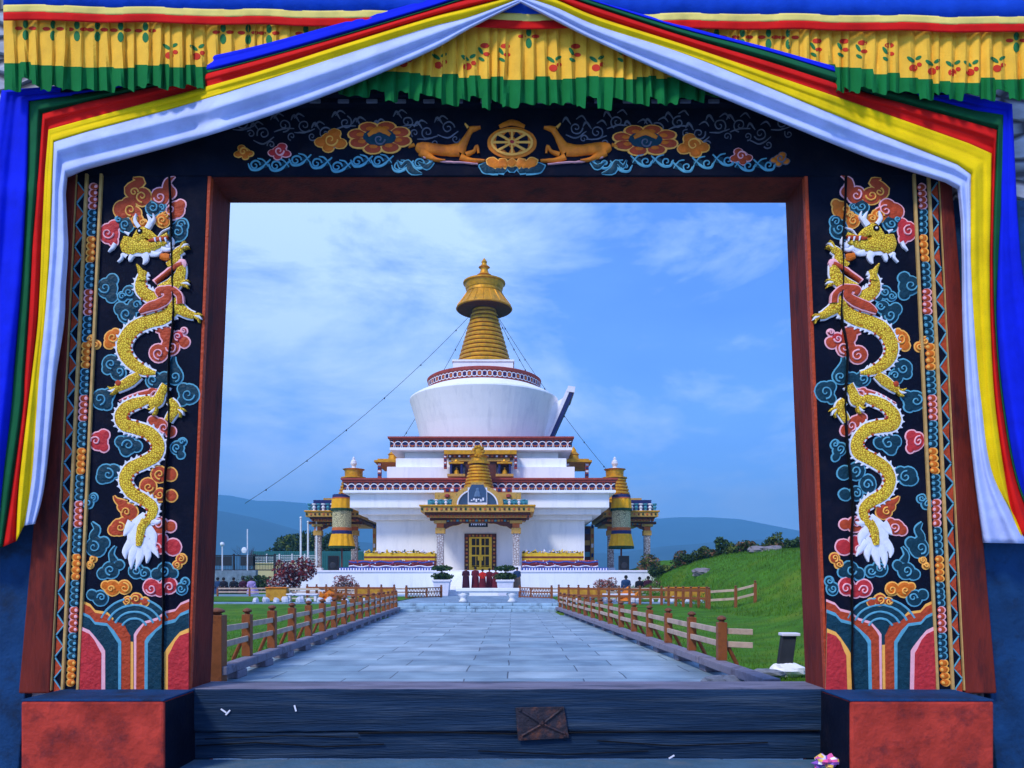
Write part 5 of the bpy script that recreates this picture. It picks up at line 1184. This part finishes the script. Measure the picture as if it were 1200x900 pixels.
tree('low green tree at the left foot of the tree group', at(322, 118), 118, -2, 7.5, 6, [lg1, lg2], 31, 4000, .5, 'trees behind the left fence')
# bare tree
def bare(label, x, y, z, h, seed, spread=.45):
    t = thing('bare_tree', label, 'tree', (x, y, z)); rr = random.Random(seed); q = MB(); c = MB()
    def br(p, d, L_, r_, lvl, tgt):
        q_ = p + d * L_; mid = p + d * L_ * .5 + Vector((rr.uniform(-.1, .1), rr.uniform(-.1, .1), 0)) * L_; tgt.tube([p, mid, q_], [r_, r_ * .8, r_ * .55], bark, 5)
        if lvl == 0: return
        for k in range(rr.choice((2, 3, 3))):
            nd = (d + Vector((rr.uniform(-1, 1), rr.uniform(-1, 1), rr.uniform(-.1, .6))) * spread * 1.3).normalized(); br(p + d * L_ * rr.uniform(.6, 1), nd, L_ * rr.uniform(.6, .8), r_ * .55, lvl - 1, c)
    br(Vector((x, y, z)), Vector((0, 0, 1)), h * .32, h * .02, 5, q); q.build('trunk', t); c.build('branches', t)
bare('leafless tree with thin twigs behind the white lamp pole', at(297, 90), 90, -1, 8.2, 4)
# red shrubs
def bush(label, x, y, z, rx, ry, rz, mats_, n, size, seed, group=None, name='shrub', cat='shrub'):
    t = thing(name, label, cat, (x, y, z), group); rr = random.Random(seed); q = MB(); blobs = []
    for k in range(7):
        a = rr.uniform(0, 6.28); r_ = rr.uniform(.1, .7); blobs.append((x + rx * r_ * math.cos(a), y + ry * r_ * math.sin(a), z + rz * rr.uniform(.3, .8), rx * .42, ry * .42, rz * .36))
        q.tube([(x, y, z - .05), (x + rx * r_ * .5 * math.cos(a), y + ry * r_ * .5 * math.sin(a), z + rz * .35), blobs[-1][:3]], [.04, .03, .012], bark, 5)
    q.build('stems', t); q = MB(); leafmesh(q, blobs, n, size, mats_, seed); q.build('foliage', t); return t
bush('large maroon leaved shrub with pale blooms left of the stupa terrace', at(345, 57), 57, .42, 1.9, 1.2, 2.6, [lr1, lr2, lr1, lw], 2600, .22, 5, 'red shrubs beside the terrace')
bush('smaller maroon shrub at the left side of the large one', at(328, 56), 56, .42, 1.1, .9, 1.7, [lr1, lr2, lw], 1300, .2, 6, 'red shrubs beside the terrace')
bush('rounded brown flowering shrub in front of the white terrace wall, left', at(405, 60), 60, .42, 1.35, 1, 1.4, [lbr, lr2, lw], 1600, .15, 7, 'brown shrubs before the terrace wall')
bush('rounded brown flowering shrub in front of the white terrace wall, right', at(713, 60), 60, .42, 1.25, 1, 1.45, [lbr, lr2, lw], 1600, .15, 8, 'brown shrubs before the terrace wall')
bush('brown and red shrub beside the people at the right end of the terrace', at(770, 60), 60, .42, 1.3, .9, 1.2, [lbr, lr1, lw], 1400, .15, 9, 'brown shrubs before the terrace wall')
bush('olive green shrub at the right end of the terrace under the chapel', at(762, 66), 66, 1.2, 1.7, 1.2, 2.4, [lg2, lbr, lg3], 2200, .2, 10)
bush('dark leafy bush behind the low fence left of the red shrub', at(303, 66), 66, .4, 2.2, 1.2, 1.6, [lg2, lg1], 1600, .2, 12)
# dark scrub along the right crest
cr_m = [[lg2, lg1], [lg2, lg3], [lg2, lbr, lg1]]
for k in range(13):
    px = 765 + k * 13.2; Y = 63 - k * 1.0; x = at(px, Y); z = ground_h(x, Y) - .1
    ztop = EYE + (HOR - (660 - k * 1.9 - (6 if k in (4, 8, 12) else 0))) * Y / 900
    bush(ORD[k] + ' dark scrub bush from the left along the crest of the grass bank', x, Y - 1.5, ground_h(x, Y - 1.5) - .1, 1.0, .8, (.95, .6, 1.25, .7)[k % 4], cr_m[k % 3], 800, .2, 60 + k, 'scrub bushes along the bank crest', 'scrub_bush', 'bush')
rockm = mat('grey_pink_rock', (.20, .18, .20), .85, var=.35, scale=1, bump=.8, bscale=4)
for k, (px, r_, lb) in enumerate(((822, .5, 'grey pink boulder at the left end of the bank crest'), (888, .5, 'larger of two grey pink boulders near the right jamb on the crest'), (905, .45, 'small grey boulder closest to the right jamb on the bank crest'))):
    Y = 50 - k * .4; p = Vector((at(px, Y), Y, ground_h(at(px, Y), Y) + r_ * .25)); q = MB(); lump(q, p, r_, [rockm], k + 7, n=8, sq=(1.3, .8, .55)); tag(q.build('rock', origin=p), lb, 'rock', 'boulders on the bank crest')
# white sloped ramp wall at the right end of the terrace
q = MB(); a, b_ = P(785, 672, 62), P(830, 678, 50)
q.hexa([Vector((a.x, a.y, .3)), Vector((b_.x, b_.y, .3)), Vector((b_.x, b_.y, 1.95)), Vector((a.x, a.y, 2.3))], [Vector((a.x + .5, a.y, .3)), Vector((b_.x + .5, b_.y, .3)), Vector((b_.x + .5, b_.y, 1.95)), Vector((a.x + .5, a.y, 2.3))], stone_l)
tag(q.build('ramp_wall', origin=(a.x, a.y, .4), bevel=.03), 'grey stone parapet curving away right of the terrace', 'wall')
# potted plants
for px, lab in ((518, 'layered green plant in a white square pot left of the door steps'), (592, 'layered green plant in a white square pot right of the door steps')):
    Y = 56.8; x = at(px, Y); z0 = .42; t = thing('potted_plant', lab, 'potted plant', (x, Y, z0), 'potted plants by the door steps')
    q = MB(); q.hexa([(x - .48, Y - .48, z0), (x + .48, Y - .48, z0), (x + .62, Y - .62, z0 + 1.15), (x - .62, Y - .62, z0 + 1.15)], [(x - .48, Y + .48, z0), (x + .48, Y + .48, z0), (x + .62, Y + .62, z0 + 1.15), (x - .62, Y + .62, z0 + 1.15)], wht); q.box(x - .68, x + .68, Y - .68, Y + .68, z0 + 1.05, z0 + 1.2, wht); q.build('pot', t, bevel=.03)
    q = MB(); q.tube([(x, Y, z0 + 1.1), (x, Y, z0 + 2.2)], .06, bark, 6); q.build('stem', t)
    q = MB(); leafmesh(q, [(x, Y, z0 + 1.45, .85, .7, .28), (x, Y, z0 + 2.05, .8, .65, .22)], 1500, .17, [lg2, lg1, lg1], int(px)); q.build('foliage', t)
# ================================================================== LEFT BACKGROUND
polem = mat('white_pole_paint', (.72, .74, .78), .5, var=.08, bump=0)
for px, yt, lab in ((352.5, 608, 'white flagpole, the left and tallest looking of three'), (361, 613, 'white flagpole between two others, the shortest looking'), (371, 608, 'white flagpole nearest the left chapel')):
    Y = 78.0; x = at(px, Y); t = thing('flagpole', lab, 'flagpole', (x, Y, .3), 'white flagpoles'); q = MB(); q.tube([(x, Y, .3), (x, Y, zf(yt, Y))], [.12, .085], polem, 10); q.build('pole', t)
    q = MB(); q.lathe((x, Y, zf(yt, Y)), [(.05, 0), (.14, .08), (.1, .2), (0, .25)], polem, 10); q.build('pole_cap', t); q = MB(); q.lathe((x, Y, .3), [(.35, 0), (.35, .15), (.14, .3)], polem, 12); q.build('pole_base', t)
def lamp(label, px, yt, Y, kind):
    x = at(px, Y); t = thing('street_lamp', label, 'lamp', (x, Y, .3)); zt = zf(yt, Y); q = MB(); q.tube([(x, Y, .3), (x, Y, zt)], .055, polem, 8); q.build('pole', t)
    q = MB()
    if kind == 0:
        q.lathe((x, Y, zt), [(.07, 0), (.17, .08), (.20, .2), (.13, .34), (0, .38)], polem, 14); q.build('globe', t)
    else:
        zz = zf(645, Y); q.lathe((x - .25, Y - .15, zz), [(0, -.3), (.18, -.24), (.28, 0), (.18, .24), (0, .3)], polem, 16, sy=.35); q.build('round_sign', t)
lamp('short white lamp post with a globe by the left jamb', 260.5, 640, 70, 0); lamp('tall white post with a round white disc in front of the bare tree', 290, 620, 72, 1)
dkf = mat('dark_steel_fence', (.025, .028, .035), .5, var=.3, bump=0)
t = thing('steel_fence', 'dark steel railing with solid panels behind the seated people', 'fence', (at(280, 74), 74, .3)); q = MB(); x0, x1 = at(250, 74), at(322, 74)
for z_ in (zf(668, 74), zf(651, 74)): q.box(x0, x1, 73.97, 74.03, z_ - .05, z_ + .05, dkf)
q.build('rail', t)
for k in range(4): x = lerp(x0, x1, k / 3); q = MB(); q.box(x - .08, x + .08, 73.9, 74.1, .2, zf(649, 74), dkf); q.build('post', t)
for (a, b_) in ((250, 272), (282, 299)): q = MB(); q.box(at(a, 74), at(b_, 74), 73.9, 73.96, zf(663, 74), zf(652, 74), dkf); q.build('panel', t)
q = MB()
for k in range(40): x = lerp(x0, x1, k / 40); q.box(x - .015, x + .015, 73.98, 74.02, zf(668, 74), zf(651, 74), dkf)
q.build('bars', t)
tealr = mat('teal_sheet', (.03, .16, .17), .6, var=.25, scale=1, bump=0); crw = mat('cream_wall', (.55, .48, .25), .8, var=.15, scale=.6, bump=.1); gryw = mat('grey_green_mesh', (.14, .20, .20), .8, var=.3, scale=1, bump=0)
q = MB(); q.box(at(296, 96), at(440, 96), 96, 96.2, -1, zf(646, 96), tealr)
for k in range(60): x = lerp(at(296, 96), at(440, 96), k / 60); q.box(x, x + .12, 95.94, 96, -1, zf(646.5, 96), tealr)
tag(q.build('teal_sheet_fence', origin=(at(360, 96), 96, 0)), 'teal corrugated sheet fence in front of the green trees', 'fence')
q = MB(); q.box(at(298, 84), at(358, 84), 84, 84.3, -1, zf(661, 84), crw); q.box(at(297, 84), at(359, 84), 83.9, 84.4, zf(661, 84), zf(659.5, 84), crw)
tag(q.build('cream_wall', origin=(at(330, 84), 84, 0), bevel=.03), 'low cream boundary wall behind the maroon shrubs', 'wall')
t = thing('mesh_fence', 'pale grey wire fence standing behind the cream wall', 'fence', (at(325, 88), 88, 0)); q = MB()
for k in range(30): x = lerp(at(298, 88), at(372, 88), k / 29); q.box(x - .02, x + .02, 87.98, 88.02, 0, zf(650, 88), gryw)
for k in range(7): z_ = zf(651 + k * 2, 88); q.box(at(298, 88), at(372, 88), 87.99, 88.01, z_ - .03, z_ + .03, polem)
q.build('wire_mesh', t)
for k in range(6): x = lerp(at(298, 88), at(372, 88), k / 5); q = MB(); q.box(x - .06, x + .06, 87.9, 88.1, 0, zf(649, 88), polem); q.build('post', t)
q = MB(); q.box(at(250, 69), at(300, 69), 69, 69.6, .2, zf(668.5, 69), mat('blue_grey_stonework', (.16, .22, .28), .8, var=.5, scale=2.5, bump=.6)); tag(q.build('rubble_wall', origin=(at(275, 69), 69, .2), bevel=.04), 'low blue grey stone wall behind the seated people on the left', 'wall')
# loudspeakers on the terrace
spk = mat('speaker_black', (.012, .012, .014), .5, var=.2, bump=.1)
for s_, px, lab in ((-1, 391, 'black loudspeaker at the left corner of the terrace below the banner'), (1, 731, 'black loudspeaker at the right corner of the terrace below the banner')):
    Y = 65.0; x = at(px, Y); t = thing('loudspeaker', lab, 'speaker', (x, Y, TZ), 'black loudspeakers on the terrace')
    q = MB(); q.box(x - .42, x + .42, Y - .3, Y + .3, TZ + .02, TZ + 1.25, spk); q.build('cabinet', t, bevel=.04)
    q = MB(); q.lathe((x, Y - .3, TZ + .45), [(0, -.26), (.2, -.18), (.27, 0), (.2, .18), (0, .26)], mat('speaker_grille', (.03, .03, .035), .4, bump=0), 14, sy=.15); q.build('woofer', t)
# ================================================================== PEOPLE
skin = mat('skin', (.30, .16, .10), .6, var=.1, bump=0); hairm = mat('black_hair', (.012, .010, .010), .6, bump=0)
def skin_body(name, verts, edges_, radii, parent, origin):
    me = bpy.data.meshes.new(name); o0 = WL[parent.name]; me.from_pydata([tuple(Vector(v) + Vector(origin) - o0) for v in verts], edges_, []); me.materials.append(skin)
    o = bpy.data.objects.new(name, me); COL.objects.link(o); o.parent = parent; WL[o.name] = o0.copy()
    m = o.modifiers.new('skin', 'SKIN'); sv_ = me.skin_vertices[0].data
    for i, r_ in enumerate(radii): sv_[i].radius = (r_, r_); sv_[i].use_root = (i == 0)
    s = o.modifiers.new('sub', 'SUBSURF'); s.levels = 1; s.render_levels = 2
    return o
def loft(q, rings, m, n=14):
    rows = [[(cx + rx * math.cos(2 * math.pi * i / n), cy + ry * math.sin(2 * math.pi * i / n), z) for i in range(n + 1)] for (cx, cy, z, rx, ry) in rings]; q.grid(rows, m)
def person(label, x, y, z, s, pose, top, bottom, group, hair=True, lean=0, arm=0, scarf=None):
    t = thing('person', label, 'person', (x, y, z), group)
    if pose == 'stand':
        J = [(0, 0, .95), (0, 0, 1.2), (0, .01, 1.42), (0, 0, 1.52), (0, -.01, 1.62), (0, 0, 1.70), (.19, 0, 1.40), (.25, -.03 - arm * .1, 1.14), (.20, -.12 - arm * .12, .96 + arm * .2), (.19, -.16 - arm * .1, .90 + arm * .22), (-.19, 0, 1.40), (-.25, -.03 - arm * .1, 1.14), (-.20, -.12 - arm * .12, .96 + arm * .2), (-.19, -.16 - arm * .1, .90 + arm * .22), (.10, 0, .88), (.11, -.01, .50), (.11, .02, .09), (.11, -.12, .04), (-.10, 0, .88), (-.11, -.01, .50), (-.11, .02, .09), (-.11, -.12, .04)]
        rings = [(0, 0, .10, .24, .20), (0, 0, .45, .22, .18), (0, 0, .95, .20, .15), (0, 0, 1.15, .19, .14), (0, 0, 1.32, .235, .15), (0, 0, 1.43, .20, .13), (0, 0, 1.49, .09, .085)]
    elif pose == 'kneel':
        J = [(0, 0, .42), (0, -.06 - lean, .66), (0, -.10 - lean, .84), (0, -.12 - lean, .93), (0, -.15 - lean, 1.02), (0, -.14 - lean, 1.10), (.19, -.09 - lean, .82), (.25, -.16 - lean, .58), (.16, -.32 - lean, .50), (.13, -.38 - lean, .52), (-.19, -.09 - lean, .82), (-.25, -.16 - lean, .58), (-.16, -.32 - lean, .50), (-.13, -.38 - lean, .52), (.12, 0, .38), (.15, -.36, .12), (.13, .08, .10), (.12, .22, .05), (-.12, 0, .38), (-.15, -.36, .12), (-.13, .08, .10), (-.12, .22, .05)]
        rings = [(0, -.06, .02, .36, .36), (0, -.05, .22, .33, .32), (0, 0, .40, .25, .22), (0, -.05 - lean * .7, .60, .21, .17), (0, -.09 - lean, .76, .235, .16), (0, -.10 - lean, .86, .20, .13), (0, -.11 - lean, .91, .09, .085)]
    E = [(0, 1), (1, 2), (2, 3), (3, 4), (4, 5), (2, 6), (6, 7), (7, 8), (8, 9), (2, 10), (10, 11), (11, 12), (12, 13), (0, 14), (14, 15), (15, 16), (16, 17), (0, 18), (18, 19), (19, 20), (20, 21)]
    Rr_ = [.14, .14, .10, .05, .095, .085, .06, .045, .035, .04, .06, .045, .035, .04, .09, .065, .04, .035, .09, .065, .04, .035]
    body = skin_body('body', [tuple(c * s for c in v) for v in J], E, [r_ * s for r_ in Rr_], t, (x, y, z))
    q = MB(); loft(q, [(x + a * s, y + b_ * s, z + c * s, d_ * s * (1.28 if c < 1.45 else 1), e * s * 1.15) for a, b_, c, d_, e in rings], top)
    k2 = 6
    if bottom: q2 = MB(); loft(q2, [(x + a * s, y + b_ * s, z + c * s, (d_ * 1.28 + .012) * s, (e * 1.15 + .012) * s) for a, b_, c, d_, e in rings[:3]], bottom); q2.build('skirt', t, smooth=True)
    for (a, b_, c_) in ((6, 7, 8), (10, 11, 12)): q.tube([Vector((x, y, z)) + Vector(J[i]) * s for i in (a, b_, c_)], [.085 * s, .068 * s, .06 * s], top, 10)
    q.build('robe', t, smooth=True)
    if scarf:
        q = MB(); jz = J[2]; q.tube([Vector((x, y, z)) + Vector(p) * s for p in ((.2, jz[1] - .08, jz[2] + .02), (.0, jz[1] + .17, jz[2] - .12), (-.16, jz[1] + .16, jz[2] - .35))], [.05 * s, .08 * s, .06 * s], scarf, 8); q.build('shawl', t, smooth=True)
    if hair:
        q = MB(); hx = J[4]; q.lathe((x + hx[0] * s, y + (hx[1] + .012) * s, z + (hx[2] + .02) * s), [(.10 * s, -.04 * s), (.108 * s, .02 * s), (.10 * s, .08 * s), (.06 * s, .125 * s), (0, .14 * s)], hairm, 14); q.build('hair', t, smooth=True)
    q = MB(); hx = J[4]; hp = Vector((x + hx[0] * s, y + hx[1] * s, z + hx[2] * s))
    for sx_ in (-1, 1): q.lathe(hp + Vector((sx_ * .10 * s, 0, 0)), [(0, -.03 * s), (.02 * s, 0), (0, .035 * s)], skin, 8)
    q.tube([hp + Vector((0, .09 * s, .01)) * 1, hp + Vector((0, .115 * s, -.02))], [.012 * s, .018 * s], skin, 6); q.build('face', t)
    return t
mar = mat('maroon_robe', (.12, .012, .022), .8, var=.2, bump=.1); dmar = mat('dark_maroon_robe', (.045, .010, .025), .8, var=.2, bump=.1); sca = mat('scarlet_robe', (.50, .02, .012), .8, var=.2, bump=.1); blu = mat('blue_jacket', (.02, .05, .12), .8, var=.2, bump=.1); lav = mat('lavender_cloth', (.36, .26, .50), .8, bump=.1); blk = mat('black_clothes', (.012, .012, .018), .8, bump=0); tan = mat('tan_trousers', (.25, .15, .10), .8, bump=0)
G = 'people praying before the stupa steps'
person('person in a dark maroon robe standing alone left of the group before the door', at(546, 58.4), 58.4, .86, .98, 'stand', dmar, None, G, arm=.6)
person('person in a maroon robe standing at the left of the central group', at(557, 58.9), 58.9, .86, 1.0, 'stand', mar, mar, G, arm=.5, scarf=sca)
person('person in a bright scarlet robe between two in maroon', at(565.5, 58.2), 58.2, .86, .90, 'stand', sca, mar, G, arm=.9)
person('person in a maroon robe with shaved look right of the scarlet one', at(573.5, 58.9), 58.9, .86, .93, 'stand', mar, None, G, arm=.6)
person('person in a wide maroon robe standing beside the right pot', at(581, 58.0), 58.0, .86, .90, 'stand', mar, mar, G, arm=.8, scarf=mar)
person('person in a blue jacket and tan trousers right of the right pot', at(606, 57.9), 57.9, .86, .97, 'stand', blu, tan, G, arm=.2)
G2 = 'people gathered by the right shrubs'
for px, zz, s_, m, lab in ((733, .5, 1.25, blu, 'person in dark blue sitting hunched by the right brown shrub'), (749, .5, 1.15, blk, 'person in black sitting in the middle of the right hand trio'), (759, .5, 1.2, dmar, 'person in dark maroon sitting at the right of the trio')):
    person(lab, at(px, 59), 59, zz, s_, 'kneel', m, None, G2, lean=.05)
G3 = 'people seated on the far side of the left lawn'
for k, (px, m, lab) in enumerate(((256, blu, 'person in blue seated closest to the left jamb'), (263, blk, 'person in black seated second from the left jamb'), (275, blk, 'person in black seated in the middle of the lawn row'), (286, dmar, 'person in dark maroon seated beside the lavender one'), (296, lav, 'person in a pale lavender top seated at the right of the row'))):
    person(lab, at(px, 60), 60, .5, 1.12, 'kneel', m, None, G3, lean=.03 * k)
# ================================================================== odds and ends near the right jamb
lp = P(915, 780, 12.6); t = thing('leaning_board', 'dark leaning board on a white stone foot beside the right jamb', 'board', (lp.x, lp.y, 0.02)); q = MB()
q.hexa([(lp.x - .04, lp.y, .2), (lp.x + .20, lp.y, .2), (lp.x + .30, lp.y + .1, .66), (lp.x + .06, lp.y + .1, .66)], [(lp.x - .04, lp.y + .1, .2), (lp.x + .20, lp.y + .1, .2), (lp.x + .30, lp.y + .2, .66), (lp.x + .06, lp.y + .2, .66)], dkf); q.build('board', t, bevel=.01)
q = MB(); q.box(lp.x + .04, lp.x + .34, lp.y + .04, lp.y + .24, .66, .71, wht); q.build('white_cap', t, bevel=.01)
q = MB(); lump(q, (lp.x + .12, lp.y + .05, .10), .26, [white], 5, n=8, sq=(1.2, .8, .5), rough_=.2); q.build('foot', t)
for k in range(14):
    Y = rnd.uniform(9.6, 12.8); x = at(rnd.uniform(845, 925), Y); q = MB(); r_ = rnd.uniform(.08, .2); lump(q, (x, Y, r_ * .35), r_, [rub], 80 + k, n=6, sq=(1.6, 1, .5))
    tag(q.build('paving_rubble', origin=(x, Y, 0)), 'flat grey rubble stone by the right end of the path kerb', 'stone', 'rubble stones beside the right path kerb')
